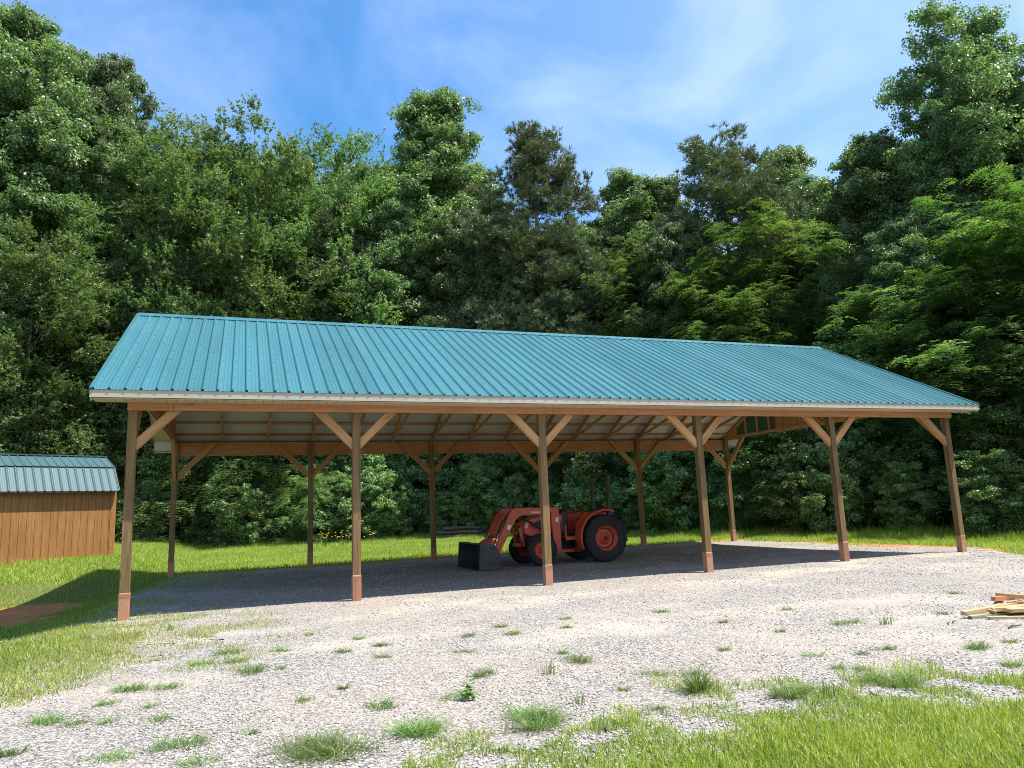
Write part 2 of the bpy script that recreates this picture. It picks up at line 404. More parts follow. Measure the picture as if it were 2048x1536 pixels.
SC.cycles.denoising_prefilter = 'NONE'
SC.cycles.filter_width = 1.0
SC.cycles.max_bounces = 6; SC.cycles.diffuse_bounces = 4; SC.cycles.glossy_bounces = 2; SC.cycles.transmission_bounces = 3
SC.cycles.sample_clamp_indirect = 6

# ------------------------------------------------------------------ ground
EDGE = np.array([(-60, 5), (-30, 17), (-14, 25), (-6, 29), (-4, 30), (5, 28), (12.8, 27), (17, 21.5), (19.3, 15), (21.8, 8), (23.6, 1), (26, -6), (32, -18), (45, -40)], float)
def edge_dist(x, y):
    """signed distance-like value, > 0 behind the forest edge (in the woods)"""
    x = np.atleast_1d(np.asarray(x, float)); y = np.atleast_1d(np.asarray(y, float))
    best = np.full(x.shape, 1e9); sign = np.zeros(x.shape)
    for (a, b) in zip(EDGE[:-1], EDGE[1:]):
        d = b-a; L2 = d@d; t = np.clip(((x-a[0])*d[0]+(y-a[1])*d[1])/L2, 0, 1)
        px = a[0]+t*d[0]; py = a[1]+t*d[1]; dd = np.hypot(x-px, y-py)
        cr = d[0]*(y-a[1])-d[1]*(x-a[0])
        m = dd < best; best = np.where(m, dd, best); sign = np.where(m, np.sign(cr), sign)
    return best*sign
GL = np.array([(-40, -6), (-9, -3), (-6.6, -1.4), (-5.5, -.1), (-4, .55), (-2.5, .8), (-1, .25), (0, -.35), (2, -.55), (5, -.45), (7, .05), (9.3, .2), (12, .3)], float)
def gravel_mask(x, y):
    """> 0 inside the gravel"""
    x = np.asarray(x, float); y = np.asarray(y, float)
    gl = np.interp(y, GL[:, 0], GL[:, 1])
    m = x-gl
    m = np.minimum(m, 9.35-y+.25*np.sin(x*.9))
    rx = np.interp(y, [-40, -6, -2.5, -1, .5, 3, 6, 9.3], [30, 18, 17.6, 18.6, 19.4, 18.9, 18.7, 18.9])+.25*np.sin(y*1.3)
    m = np.minimum(m, rx-x)
    lawn = y-(-9.15+np.where(x > 5, (x-5)*-.20, (5-x)*-.16))      # the lawn near the camera
    return np.minimum(m, lawn)
def grid(name, x0, x1, y0, y1, step, mat, zoff=0, keep=None, attrs=None):
    xs = np.arange(x0, x1+step/2, step); ys = np.arange(y0, y1+step/2, step)
    X, Y = np.meshgrid(xs, ys); nx, ny = len(xs), len(ys)
    V = np.stack([X.ravel(), Y.ravel(), height(X.ravel(), Y.ravel())+zoff], 1)
    i = (np.arange(ny-1)[:, None]*nx+np.arange(nx-1)[None]).ravel()
    F = np.stack([i, i+1, i+nx+1, i+nx], 1)
    if keep is not None:
        c = V[F].mean(1); F = F[keep(c[:, 0], c[:, 1])]
        used = np.unique(F); mp_ = np.full(len(V), -1); mp_[used] = np.arange(len(used)); V = V[used]; F = mp_[F]
    at = {k: f(V[:, 0], V[:, 1]) for k, f in (attrs or {}).items()}
    return np_mesh(name, V, F, mat, True, attr=at)
def clayf(x, y):
    c = np.zeros_like(x)
    sp_ = [(-2.5, 5.4, 1.25, 1.9), (-2.2, 3.4, .8, .6), (-.9, -1.6, .45, .35), (-.85, -2.7, .4, .35), (-.15, -.45, .55, .22)]
    for (a, b, rx, ry) in sp_: c = np.maximum(c, (1.15 if rx > .6 else .62)-((x-a)/rx)**2-((y-b)/ry)**2)
    c = np.maximum(c, (.95-np.abs(y-9.75)/.7)*(x > .2)*(x < 21))
    c = np.maximum(c, 1.05-np.abs(x-19.3)/.9-np.abs(y-2.5)/9)
    return np.clip(c, 0, 1)
far_s = 60.0
def far_ground():
    xs = np.concatenate([np.linspace(-900, -70, 12), np.arange(-60, -10, 1.0), np.arange(-10, 32, .3), np.arange(32, 81, 1.0), np.linspace(90, 900, 12)])
    ys = np.concatenate([np.linspace(-900, -50, 12), np.arange(-40, -14, 1.0), np.arange(-14, 32, .3), np.arange(32, 71, 1.0), np.linspace(80, 900, 12)])
    X, Y = np.meshgrid(xs, ys); nx, ny = len(xs), len(ys)
    x = X.ravel(); y = Y.ravel()
    V = np.stack([x, y, height(x, y)-.05*sstep(.75, 1.4, gravel_mask(x, y))], 1)
    i = (np.arange(ny-1)[:, None]*nx+np.arange(nx-1)[None]).ravel()
    F = np.stack([i, i+1, i+nx+1, i+nx], 1)
    return np_mesh('ground', V, F, MAT['ground'], True, attr={'grit': sstep(-1.9, -.3, gravel_mask(x, y))*np.where((x < 3) & (y < 1), 1, 0)+sstep(-.45, 0, gravel_mask(x, y))*np.where((x < 3) & (y < 1), 0, 1), 'clay': clayf(x, y), 'forest': sstep(-1.0, 1.0, edge_dist(x, y))})
g = link('ground', far_ground()); tag(g, kind='structure')
def gkeep(x, y): return gravel_mask(x, y)+(fbm(N3, x*2.5, y*2.5)-.5)*np.where((x < 3) & (y < 0) & (y > -8), 2.6, 1.3) > 0
def sandf(x, y):
    t = (fbm(N2, x*.4+5, y*.9, 3)-.5)*1.6
    return t*1.5+.4*np.exp(-((y+3.0-.15*x)/.5)**2)+.45*np.exp(-((y+5.9-.12*x)/.45)**2)+.3*np.exp(-((y+1.6)/.6)**2)*(x > 3)
gm = grid('gravel_lot', -8, 34, -16, 10.4, .09, MAT['gravel'], .006, gkeep, {'sand': sandf})
tag(link('gravel_lot', gm), kind='structure')

# loose stones
def stones():
    N = 150000
    # denser towards the viewer's side of the lot, where single stones can be seen
    u = RNG.random(N); r = 3.6+22*u**1.7
    az = math.radians(20.5)+(RNG.random(N)-.5)*math.radians(88)
    x = CAM[0]+r*np.sin(az); y = CAM[1]+r*np.cos(az)
    m = gravel_mask(x, y)+(fbm(N3, x*2.5, y*2.5)-.5)*1.3 > np.where((x < 3) & (y < 1), -1.3*RNG.random(N)**1.5-.1, -.12-.2*RNG.random(N))
    m &= (fbm(N1, x*1.3, y*1.3, 3)*1.3+RNG.random(N)*.45) > .82
    x, y, r = x[m], y[m], r[m]; n = len(x)
    s = (.0045+.0095*RNG.random(n)**2)*(1+np.clip(r-8, 0, 20)*.035)
    z = height(x, y)+.006+s*.35
    base = np.array([(1, 0, 0), (-1, 0, 0), (0, 1, 0), (0, -1, 0), (0, 0, 1), (0, 0, -1)], float)
    P = base[None]*(1+.45*(RNG.random((n, 6, 1))-.5))*np.stack([np.ones(n), .55+.5*RNG.random(n), .4+.45*RNG.random(n)], 1)[:, None]
    th = RNG.random(n)*2*PI; c, s_ = np.cos(th)[:, None], np.sin(th)[:, None]
    tl = (RNG.random(n)-.5)*1.0; 
    X = P[..., 0]*c-P[..., 1]*s_; Y = P[..., 0]*s_+P[..., 1]*c; Z = P[..., 2]+X*tl[:, None]
    V = np.stack([X, Y, Z], 2)*s[:, None, None]+np.stack([x, y, z], 1)[:, None]
    f = np.array([(0, 2, 4), (2, 1, 4), (1, 3, 4), (3, 0, 4), (2, 0, 5), (1, 2, 5), (3, 1, 5), (0, 3, 5)])
    F = (f[None]+6*np.arange(n)[:, None, None]).reshape(-1, 3)
    return np_mesh('loose_gravel_stones', V.reshape(-1, 3), F, MAT['stone'], attr={'tint': np.repeat(RNG.random(n), 6)})
tag(link('loose_gravel_stones', stones()), 'loose crushed stones scattered over the pale gravel lot', 'gravel', kind='stuff')

# ------------------------------------------------------------------ grass
def blades(name, x, y, h, wd, lean, mat, tint=None, z=None, rng=RNG, two=True, origin=None, leandir=None):
    n = len(x); z = height(x, y)-.004 if z is None else z
    th = rng.random(n)*2*PI; ld = th+PI/2+(rng.random(n)-.5)*1.2 if leandir is None else leandir
    sx, sy = np.cos(th)*wd/2, np.sin(th)*wd/2
    lx, ly = np.cos(ld)*lean*h, np.sin(ld)*lean*h
    hz = h*np.sqrt(np.clip(1-lean**2*.9, .05, 1))
    B = np.stack([x, y, z], 1)
    if origin is not None: B = B-np.array(origin)
    side = np.stack([sx, sy, np.zeros(n)], 1)
    mid = B+np.stack([lx*.32, ly*.32, hz*.58], 1); tip = B+np.stack([lx, ly, hz], 1)
    if two:
        V = np.stack([B-side, B+side, mid+side*.8, mid-side*.8, tip], 1).reshape(-1, 3); k = 5
        f = np.array([(0, 1, 2), (0, 2, 3), (3, 2, 4)])
    else:
        V = np.stack([B-side, B+side, tip], 1).reshape(-1, 3); k = 3; f = np.array([(0, 1, 2)])
    F = (f[None]+k*np.arange(n)[:, None, None]).reshape(-1, 3)
    tint = rng.random(n) if tint is None else tint
    return np_mesh(name, V, F, mat, attr={'tint': np.repeat(np.clip(tint, 0, 1), k)})
def scatter(n, x0, x1, y0, y1, dens):
    x = x0+(x1-x0)*RNG.random(n); y = y0+(y1-y0)*RNG.random(n)
    m = RNG.random(n) < dens(x, y); return x[m], y[m]
# near lawn
def dens_near(x, y):
    m = -gravel_mask(x, y); cl = fbm(N1, x*2.6, y*2.6, 3)
    m2 = m-(fbm(N3, x*2.5, y*2.5)-.5)*1.3; core = np.clip(m2*4+.45, 0, 1)*.9
    return np.clip(core+np.clip((cl-.46+m*.12)*7, 0, 1)*np.clip(1.3+m*1.0, 0, 1), 0, 1)
x, y = scatter(210000, 1.5, 9.5, -11.6, -7.6, dens_near)
t_ = fbm(N2, x*1.6, y*1.6)
h = (.030+.070*RNG.random(len(x))**1.6)*(.5+t_*1.0); tall = RNG.random(len(x)) < .012; h = np.where(tall, h*2.0, h)
o = link('lawn_grass', blades('lawn_grass', x, y, h, (.0034+.0042*RNG.random(len(x))), .2+.78*RNG.random(len(x)), MAT['grass'], t_*.9+.9*(RNG.random(len(x))-.42)))
tag(o, 'bright green lawn grass along the near right edge of the gravel', 'grass', kind='stuff')
# left verge
def dens_left(x, y):
    m = -gravel_mask(x, y); cl = fbm(N1, x*1.4+3, y*1.4, 4)
    m2 = m-(fbm(N3, x*2.5, y*2.5)-.5)*np.where((x < 3) & (y < 0) & (y > -8), 2.6, 1.3)
    base = np.clip(np.clip(np.where((x < 3) & (y < 0), m*.42+.30, m2*2+.35), 0, .75)+np.clip((cl-.41+m*.04)*5, 0, .6)*np.clip(1.3+m*.5, 0, 1), 0, 1)*(1-.93*np.clip(clayf(x, y)*1.5-.2, 0, 1))
    return base*(y < 10.5)
def leftgrass(n, x0, x1, y0, y1, hs, wd, mat, off, name, label):
    x, y = scatter(n, x0, x1, y0, y1, dens_left)
    t_ = fbm(N3, x*1.1+off, y*1.1); nn = len(x)
    h = hs*(.4+.9*RNG.random(nn))*(.6+.8*t_)
    o = link(name, blades(name, x, y, h, wd, .3+.55*RNG.random(nn), mat, t_*.7+.5*(RNG.random(nn)-.3), two=False))
    tag(o, label, 'grass', kind='stuff')
leftgrass(150000, -7, 2.2, -7.2, 10.5, .075, .011, MAT['grass'], 0, 'verge_grass', 'patchy green grass on the slope left of the barn')
leftgrass(90000, -4, 2.4, -7.5, 0.3, .06, .008, MAT['drygrass'], 7, 'dry_verge_grass', 'yellowing sparse grass fading into gravel at the left')
# lawn behind the barn and on the right up to the woods
def dens_back(x, y):
    ed = edge_dist(x, y); g_ = gravel_mask(x, y)
    return (ed < 1.2)*np.clip(-g_*2.0+(fbm(N1, x*1.5, y*1.5)-.55)*1.5, 0, 1)*np.clip(1.35-clayf(x, y)*1.5, .04, 1)*((y > 9) | (x > 18))
x, y = scatter(420000, -9, 27, 9.0, 31, dens_back)
x2, y2 = scatter(90000, 17, 27, -8, 9.2, dens_back); x = np.concatenate([x, x2]); y = np.concatenate([y, y2])
ed = edge_dist(x, y); t_ = fbm(N2, x*.7, y*.7); nn = len(x)
h = (.09+.09*RNG.random(nn))*(.6+.8*t_)*(1+1.6*sstep(-2.2, .6, ed))
tall = RNG.random(nn) < .03*sstep(-3, 0, ed); h = np.where(tall, h*1.7, h)
o = link('back_lawn_grass', blades('back_lawn_grass', x, y, h, .016, .25+.5*RNG.random(nn), MAT['grass'], t_*.6+.4*RNG.random(nn)+.05, two=False))
tag(o, 'sunlit strip of grass between the barn and the woods', 'grass', kind='stuff')

# weed tufts in the gravel: (u, v, spread px, look)
TUFTS = [(459, 1308, 90, 'flat'), (413, 1330, 60, 'flat'), (478, 1322, 60, 'flat'), (502, 1349, 82, 'dark'), (252, 1381, 80, 'dark'), (333, 1378, 85, 'flat'),
 (220, 1410, 50, 'flat'), (293, 1418, 30, 'flat'), (102, 1448, 80, 'dark'), (145, 1453, 60, 'flat'), (223, 1445, 40, 'flat'), (322, 1443, 65, 'flat'), (30, 1510, 60, 'dark'),
 (370, 1496, 115, 'dark'), (242, 1520, 80, 'flat'), (413, 1526, 80, 'flat'), (690, 1508, 200, 'big'), (838, 1467, 135, 'big'), (760, 1413, 72, 'dark'), (902, 1400, 92, 'flat'),
 (612, 1400, 45, 'flat'), (690, 1306, 45, 'flat'), (572, 1303, 45, 'flat'), (773, 1316, 40, 'flat'), (770, 1292, 40, 'flat'), (714, 1279, 28, 'flat'), (937, 1306, 50, 'flat'),
 (972, 1349, 65, 'dark'), (1026, 1268, 52, 'flat'), (940, 1271, 40, 'flat'), (1004, 1255, 40, 'flat'), (1090, 1351, 42, 'up'), (338, 1262, 22, 'up'), (500, 1470, 20, 'flat'),
 (1047, 1437, 90, 'big'), (1074, 1458, 105, 'big'), (1015, 1467, 30, 'up'), (1128, 1239, 30, 'flat'), (1158, 1324, 85, 'dark'), (1123, 1306, 40, 'flat'), (1128, 1257, 25, 'flat'),
 (1317, 1225, 32, 'flat'), (1299, 1350, 92, 'flat'), (1378, 1352, 58, 'flat'), (1396, 1384, 125, 'fan'), (1248, 1383, 26, 'flat'), (1327, 1421, 55, 'flat'), (1449, 1246, 20, 'flat'),
 (1686, 1246, 68, 'flat'), (1764, 1250, 22, 'up'), (1449, 1301, 35, 'flat'), (1637, 1313, 40, 'flat'), (1727, 1310, 35, 'flat'), (1764, 1301, 40, 'flat'), (1959, 1296, 65, 'dark'),
 (2016, 1286, 36, 'flat'), (1880, 1229, 28, 'flat'), (1919, 1189, 26, 'flat'), (1567, 1221, 26, 'flat'), (1725, 1343, 48, 'flat'), (1674, 1337, 46, 'flat'), (1575, 1395, 90, 'big'),
 (1790, 1368, 105, 'big'), (2021, 1333, 62, 'flat'), (1660, 1398, 50, 'up'), (1250, 1452, 60, 'flat'), (1200, 1470, 50, 'up'), (1160, 1410, 26, 'up'), (560, 1340, 20, 'flat'),
 (690, 1378, 20, 'flat'), (620, 1272, 18, 'flat'), (1560, 1265, 18, 'flat')]
TL = {(1396, 1384): 'tall fan-shaped clump of long grass standing alone in the gravel near the lawn', (690, 1508): 'largest dark green grass clump, at the bottom edge of the gravel',
 (838, 1467): 'large leaning grass clump just behind the largest one at the bottom', (1090, 1351): 'small pale upright grass tuft below the third front post',
 (760, 1413): 'dense dark round weed tuft in mid gravel below the second front post', (902, 1400): 'flat spreading weed tuft beside the broad-leaved weed',
 (502, 1349): 'dense dark low tuft right of the bright spreading weeds, lower left of the second post', (1158, 1324): 'dark wide low tuft in the gravel just right of the third post',
 (459, 1308): 'bright spreading weed patch in the gravel between the first and second posts', (1959, 1296): 'dark low tuft in the gravel below the scrap lumber pile',
 (1047, 1437): 'bright green grass clump left of the lawn corner', (1074, 1458): 'bright green wide grass clump touching the lawn corner',
 (370, 1496): 'dark spreading grass clump in the gravel at the lower left', (1575, 1395): 'upright thick grass clump on the upper edge of the lawn',
 (1790, 1368): 'broad green grass clump on the gravel edge at the right above the lawn', (1686, 1246): 'wide flat weed tuft in the gravel below the fifth front post',
 (1299, 1350): 'wide flat weed tuft just up and left of the tall fan-shaped clump', (1378, 1352): 'low green tuft directly behind the tall fan-shaped clump',
 (252, 1381): 'dark tuft at the left, joined to a longer flat one on its right', (333, 1378): 'long flat tuft joined to a dark tuft on its left',
 (102, 1448): 'dark leaning tuft in the gravel near the left edge', (30, 1510): 'dark small clump in the bottom left corner of the gravel',
 (1327, 1421): 'small flat tuft just below left of the tall fan clump', (972, 1349): 'dark flat tuft left of the pale upright grass tuft',
 (1764, 1250): 'tiny upright spiky tuft in the gravel left of the lumber pile'}
def tuft(u, v, wpx, look):
    x0, y0 = survey(u, v, float(height(*survey(u, v))))
    dist = math.hypot(x0-CAM[0], y0-CAM[1]); rad = wpx/FPX*dist/2
    rr = np.random.default_rng(int(u*7+v))
    n = int({'flat': 260, 'dark': 330, 'big': 620, 'up': 90, 'fan': 210}[look]*max(.35, min(2.2, (rad/.22)**1.1)))
    k = max(2, int(rad*14)) if look != 'fan' else 1
    cx = (rr.random(k)-.5)*1.45*rad; cy = (rr.random(k)-.5)*rad*1.3
    cx[0] = cy[0] = 0
    ci = rr.integers(0, k, n)
    sg = {'fan': .035, 'up': .03}.get(look, rad*.28)
    bx = x0+cx[ci]+rr.normal(0, sg, n); by = y0+cy[ci]+rr.normal(0, sg*.8, n)
    h = {'flat': .11, 'dark': .13, 'big': .21, 'up': .15, 'fan': .30}[look]*(.3+.8*rr.random(n))
    if look == 'up': h *= min(1.5, .6+rad*5)
    lean = {'flat': .85+.2*rr.random(n), 'dark': .75+.3*rr.random(n), 'big': .85+.25*rr.random(n), 'up': .1+.45*rr.random(n), 'fan': .62+.42*rr.random(n)}[look]
    out = np.arctan2(by-y0, bx-x0)+rr.normal(0, 1.3, n)
    ti = {'flat': .55, 'dark': .45, 'big': .62, 'up': .65, 'fan': .5}[look]+.9*(rr.random(n)-.5)
    wd = {'fan': .0065, 'big': .006}.get(look, .005)*(1+max(0, dist-7)*.12)*(.6+.7*rr.random(n))
    gz = float(height(x0, y0))
    me = blades('weed_tuft', bx, by, h, wd, lean, MAT['weed'], ti, z=height(bx, by)+.002, rng=rr, origin=(x0, y0, gz), leandir=out)
    o = link('weed_tuft', me); o.location = (x0, y0, gz)
    lab = TL.get((u, v))
    tag(o, lab or ('small short weed tuft sprouting alone in the pale gravel' if wpx < 50 else 'medium flat green weed tuft spreading over the pale gravel'), 'weed', 'weed tufts in the gravel')
for a in TUFTS: tuft(*a)

# ------------------------------------------------------------------ pole barn
LB, WB, HB = 3.6657, 8.9986, 3.345
NP = 6; LT = LB*5; OX, OY = .5384, .5325
EZ, RZ = 3.643, 6.196; SL = (RZ-EZ)/(WB/2+OY)
BT = 3.723
barn = empty('pole_barn', (0, 0, 0), 0, 'long open pole barn with teal metal gable roof on twelve timber posts over gravel', 'barn')
def roof_z(y): return EZ+SL*(min(y, WB-y)+OY)
def front_back(y): return y if y < WB/2 else WB-y
PW = .14
for j, yy in enumerate((0, WB)):
    for i in range(NP):
        gx = i*LB; gz = float(height(gx, yy))
        m = MB()
        lean = (random.random()-.5)*.012
        m.beam((gx+lean, yy, gz-.05), (gx, yy, BT-.004), PW, PW, up=(0, 1, 0))
        p = m.build('post', MAT['post'], barn)
        s = MB(); sh = .44+.03*math.sin(i*2.1)
        c = PW/2+.006
        s.box((gx, yy, gz+sh/2-.02), (2*c, 2*c, sh), bevel=.006)
        for q in range(3): s.box((gx, yy, gz+sh-.05-.022*q), (2*c+.006, 2*c+.006, .006))
        if i in (1, 4):
            for q in range(-3, 4): s.box((gx+q*.02, yy, gz+sh/2-.03), (.007, 2*c+.008, sh-.06))
        s.build('post_sleeve', MAT['sleeve'], p)
        # knee braces along the beam, and in the gable ends
        dirs = []
        if i > 0: dirs.append((-1, 0))
        if i < NP-1: dirs.append((1, 0))
        if i in (0, NP-1): dirs.append((0, 1 if j == 0 else -1))
        for (dx, dy) in dirs:
            b = MB(); A = 1.04+random.uniform(-.03, .03); dd = PW/2; hw = .07
            # plumb and level cut 45 degree brace: parallelogram
            z1 = BT-.02
            o1, o2 = A, A-.2
            th = .045 if dx else .04
            prof = [(dd+.001, z1-A), (dd+A, z1), (dd+A-.2, z1), (dd+.001, z1-A+.2)]
            vs = []
            for sgn in (-th, th):
                for (a_, z_) in prof:
                    vs.append((gx+dx*a_+(0 if dx else sgn), yy+dy*a_+(sgn if dx else 0), z_))
            fs = [(0, 1, 2, 3), (7, 6, 5, 4), (0, 4, 5, 1), (1, 5, 6, 2), (2, 6, 7, 3), (3, 7, 4, 0)]
            if (dx > 0) or (dy > 0): pass
            ou, ov = random.random()*40, random.random()*40
            L = A*1.414
            side = [(ou, ov), (ou+L, ov), (ou+L-.14, ov+.14), (ou+.14, ov+.14)]
            uvs = [side, side[::-1], [(ou, ov), (ou, ov+.09), (ou+L, ov+.09), (ou+L, ov)], [(ou, ov), (ou, ov+.09), (ou+.2, ov+.09), (ou+.2, ov)],
                   [(ou, ov), (ou, ov+.09), (ou+L, ov+.09), (ou+L, ov)], [(ou, ov), (ou, ov+.09), (ou+.2, ov+.09), (ou+.2, ov)]]
            b.add(vs, fs, uvs)
            b.build('knee_brace', MAT['pine'], barn)
# header beams: boards butted end to end on the outer face of the posts
for yy, sg in ((-PW/2-.045, 1), (WB+PW/2+.045, 1)):
    b = MB(); cuts = [-.075, .62, 5.35, 7.55, 10.2, 13.0, 16.1, LT+.075]
    for a0, a1 in zip(cuts[:-1], cuts[1:]):
        b.beam((a0+.003, yy, (HB+BT)/2), (a1-.003, yy, (HB+BT)/2), .086, BT-HB, up=(0, 0, 1))
    hb = b.build('header_beam', MAT['beam'], barn)
# trusses
def zs(y, off): return roof_z(y)-off*math.sqrt(1+SL*SL)
def truss(x, name='truss'):
    b = MB(); CH = .135
    top = .068
    for s_ in (0, 1):
        f = (lambda y: y) if s_ == 0 else (lambda y: WB-y)
        a = (x, f(-.05), zs(f(-.05), top+CH/2)); c = (x, f(WB/2), zs(WB/2, top+CH/2))
        b.beam(a, c, .040, CH, up=(0, 0, 1))
    SS = .21; bz = lambda y: BT+.045+SS*front_back(y)
    def tz(y): return zs(y, top+CH/2)
    for f in ((lambda y: y), (lambda y: WB-y)):
        b.beam((x, f(-.06), bz(0)-.012), (x, f(WB/2), bz(WB/2)), .036, .088)
        b.beam((x, f(WB/4), bz(WB/4)+.03), (x, f(WB/4), tz(WB/4)), .032, .085, up=(0, 1, 0))
        b.beam((x, f(WB/4+.08), tz(WB/4)-.03), (x, f(WB/2-.08), bz(WB/2)+.03), .030, .085)
    b.beam((x, WB/2, bz(WB/2)), (x, WB/2, tz(WB/2)), .033, .085, up=(0, 1, 0))
    return b.build(name, MAT['pine'], barn)
xt = [k*LT/15 for k in range(16)]
for k in range(1, 15): truss(xt[k])
# gable ends: studded wall with sheathing outside, chord below
for gi, gx in enumerate((0.0, LT)):
    sgn = -1 if gi == 0 else 1
    b = MB(); top = .068
    yin = .10
    # framing
    for f in ((lambda y: y), (lambda y: WB-y)):
        b.beam((gx, f(-.05), zs(f(-.05), top+.06)), (gx, f(WB/2), zs(WB/2, top+.06)), .040, .12)
    b.beam((gx, -.06, BT+.045), (gx, WB+.06, BT+.045), .036, .09)
    k = .45
    while k < WB-.3:
        b.beam((gx, k, BT+.07), (gx, k, zs(k, top+.07)), .036, .075, up=(0, 1, 0)); k += .61
    fr = b.build('gable_truss', MAT['pine'], barn)
    xs_ = gx+sgn*.028
    def panel(y0, y1, mat, name):
        if y1 <= WB/2 or y0 >= WB/2: ys_ = [y0, y1]
        else: ys_ = [y0, WB/2, y1]
        poly = [(y0, BT-.035), (y1, BT-.035)]+[(q, max(BT-.03, zs(q, top))) for q in ys_[::-1]]
        m = MB(); m.prism(poly, 'x', min(xs_-.006, xs_+.006), max(xs_-.006, xs_+.006)); return m.build(name, mat, barn)
    if gi == 1:
        panel(-.07, 6.25, MAT['osb'], 'gable_sheathing'); panel(6.254, 8.3, MAT['zip'], 'gable_sheathing'); panel(8.304, WB+.07, MAT['osb'], 'gable_sheathing')
    else: panel(-.07, WB+.07, MAT['osb'], 'gable_sheathing')
    xs_ = gx+sgn*.045
    sid = panel(-.07, WB+.07, MAT['siding'], 'gable_siding')
# purlins
for f in (0, 1):
    for k in range(10):
        d = -.42+k*.535
        y_ = d if f == 0 else WB-d
        z_ = zs(y_, .045)
        b = MB(); b.beam((-OX+.03, y_, z_), (LT+OX-.03, y_, z_), .088, .038, up=(0, -SL if f == 0 else SL, 1))
        b.build('purlin', MAT['pine'], barn)
# underlay film just above the purlins
for f in (0, 1):
    F_ = (lambda y: y) if f == 0 else (lambda y: WB-y)
    y0, y1 = F_(-OY+.03), F_(WB/2)
    m = MB(); m.add([(-OX+.02, y0, zs(y0, .021)), (LT+OX-.02, y0, zs(y0, .021)), (LT+OX-.02, y1, zs(y1, .021)), (-OX+.02, y1, zs(y1, .021)),
                     (-OX+.02, y0, zs(y0, .015)), (LT+OX-.02, y0, zs(y0, .015)), (LT+OX-.02, y1, zs(y1, .015)), (-OX+.02, y1, zs(y1, .015))],
                    [(0, 1, 2, 3), (7, 6, 5, 4), (0, 4, 5, 1), (1, 5, 6, 2), (2, 6, 7, 3), (3, 7, 4, 0)])
    m.build('roof_underlay', MAT['film'], barn)
# ribbed metal roof sheets
def ribbed(x0, x1, pitch=.2286):
    pr = []; x = x0; k = 0
    while x < x1-.001:
        for (dx, h_) in ((0, 0), (.006, .034), (.034, .034), (.040, 0), (.105, 0), (.109, .0025), (.119, .0025), (.123, 0), (.165, 0), (.169, .0025), (.179, .0025), (.183, 0)):
            if x+dx < x1: pr.append((x+dx, h_))
        x += pitch; k += 1
    pr.append((x1, 0)); return pr
def roofsheet(name, P, A0, A1, nrm, mat, parent, screws=False):
    """profile P of (x, h); A0(x), A1(x): lower and upper end points"""
    V = []; F = []
    for i, (x, h_) in enumerate(P):
        a = Vector(A0(x))+Vector(nrm)*h_; b = Vector(A1(x))+Vector(nrm)*h_
        V += [a, b]
        if i: F.append((2*i-2, 2*i, 2*i+1, 2*i-1))
    nf0 = len(F)
    if screws:
        n_ = Vector(nrm); x0 = P[0][0]; sg = 1 if P[-1][0] > x0 else -1
        k = 0
        while abs(k*.2286) < abs(P[-1][0]-x0)-.1:
            xx = x0+sg*(k*.2286+.062); a = Vector(A0(xx)); b = Vector(A1(xx)); L = (b-a).length; d = (b-a)/L; q = .10; X1 = Vector((1, 0, 0))
            while q < L-.1:
                c = a+d*q; b0 = len(V)
                for hh, w_ in ((.0005, .013), (.010, .009)):
                    for (i1, j1) in ((-1, -1), (1, -1), (1, 1), (-1, 1)): V.append(c+X1*(i1*w_)+d*(j1*w_)+n_*hh)
                F += [(b0+4, b0+5, b0+6, b0+7), (b0, b0+1, b0+5, b0+4), (b0+1, b0+2, b0+6, b0+5), (b0+2, b0+3, b0+7, b0+6), (b0+3, b0, b0+4, b0+7)]
                q += .535*math.sqrt(1+SL*SL)
            k += 1
    me = np_mesh(name, np.array([tuple(v) for v in V]), np.array(F), mat)
    if screws:
        me.materials.append(MAT['screw']); mi = np.zeros(len(F), np.int32); mi[nf0:] = 1; me.polygons.foreach_set('material_index', mi)
    return link(name, me, parent)
cs = 1/math.sqrt(1+SL*SL)
P = ribbed(-OX, LT+OX)
roofsheet('roof_sheet', P, lambda x: (x, -OY-.03, zs(-OY-.03, .012)), lambda x: (x, WB/2, zs(WB/2, .012)), (0, -SL*cs, cs), MAT['roof'], barn, True)
Pb = [(x, h) for (x, h) in P]
roofsheet('roof_sheet', [(LT-x, h) for (x, h) in P], lambda x: (x, WB+OY+.03, zs(WB+OY+.03, .012)), lambda x: (x, WB/2, zs(WB/2, .012)), (0, SL*cs, cs), MAT['roof'], barn)
# ridge cap
m = MB(); rzt = RZ+.018
pol = [(WB/2-.17, RZ+.012-.17*SL), (WB/2, RZ+.030), (WB/2+.17, RZ+.012-.17*SL), (WB/2+.17, RZ+.006-.17*SL), (WB/2, RZ+.022), (WB/2-.17, RZ+.006-.17*SL)]
vs = [(x_, y_, z_) for x_ in (-OX-.01, LT+OX+.01) for (y_, z_) in pol]
m.add(vs, [(0, 6, 7, 1), (1, 7, 8, 2), (2, 8, 9, 3), (3, 9, 10, 4), (4, 10, 11, 5), (5, 11, 6, 0), (5, 4, 1, 0), (4, 3, 2, 1), (6, 7, 10, 11), (7, 8, 9, 10)])
m.build('ridge_cap', MAT['roof'], barn)
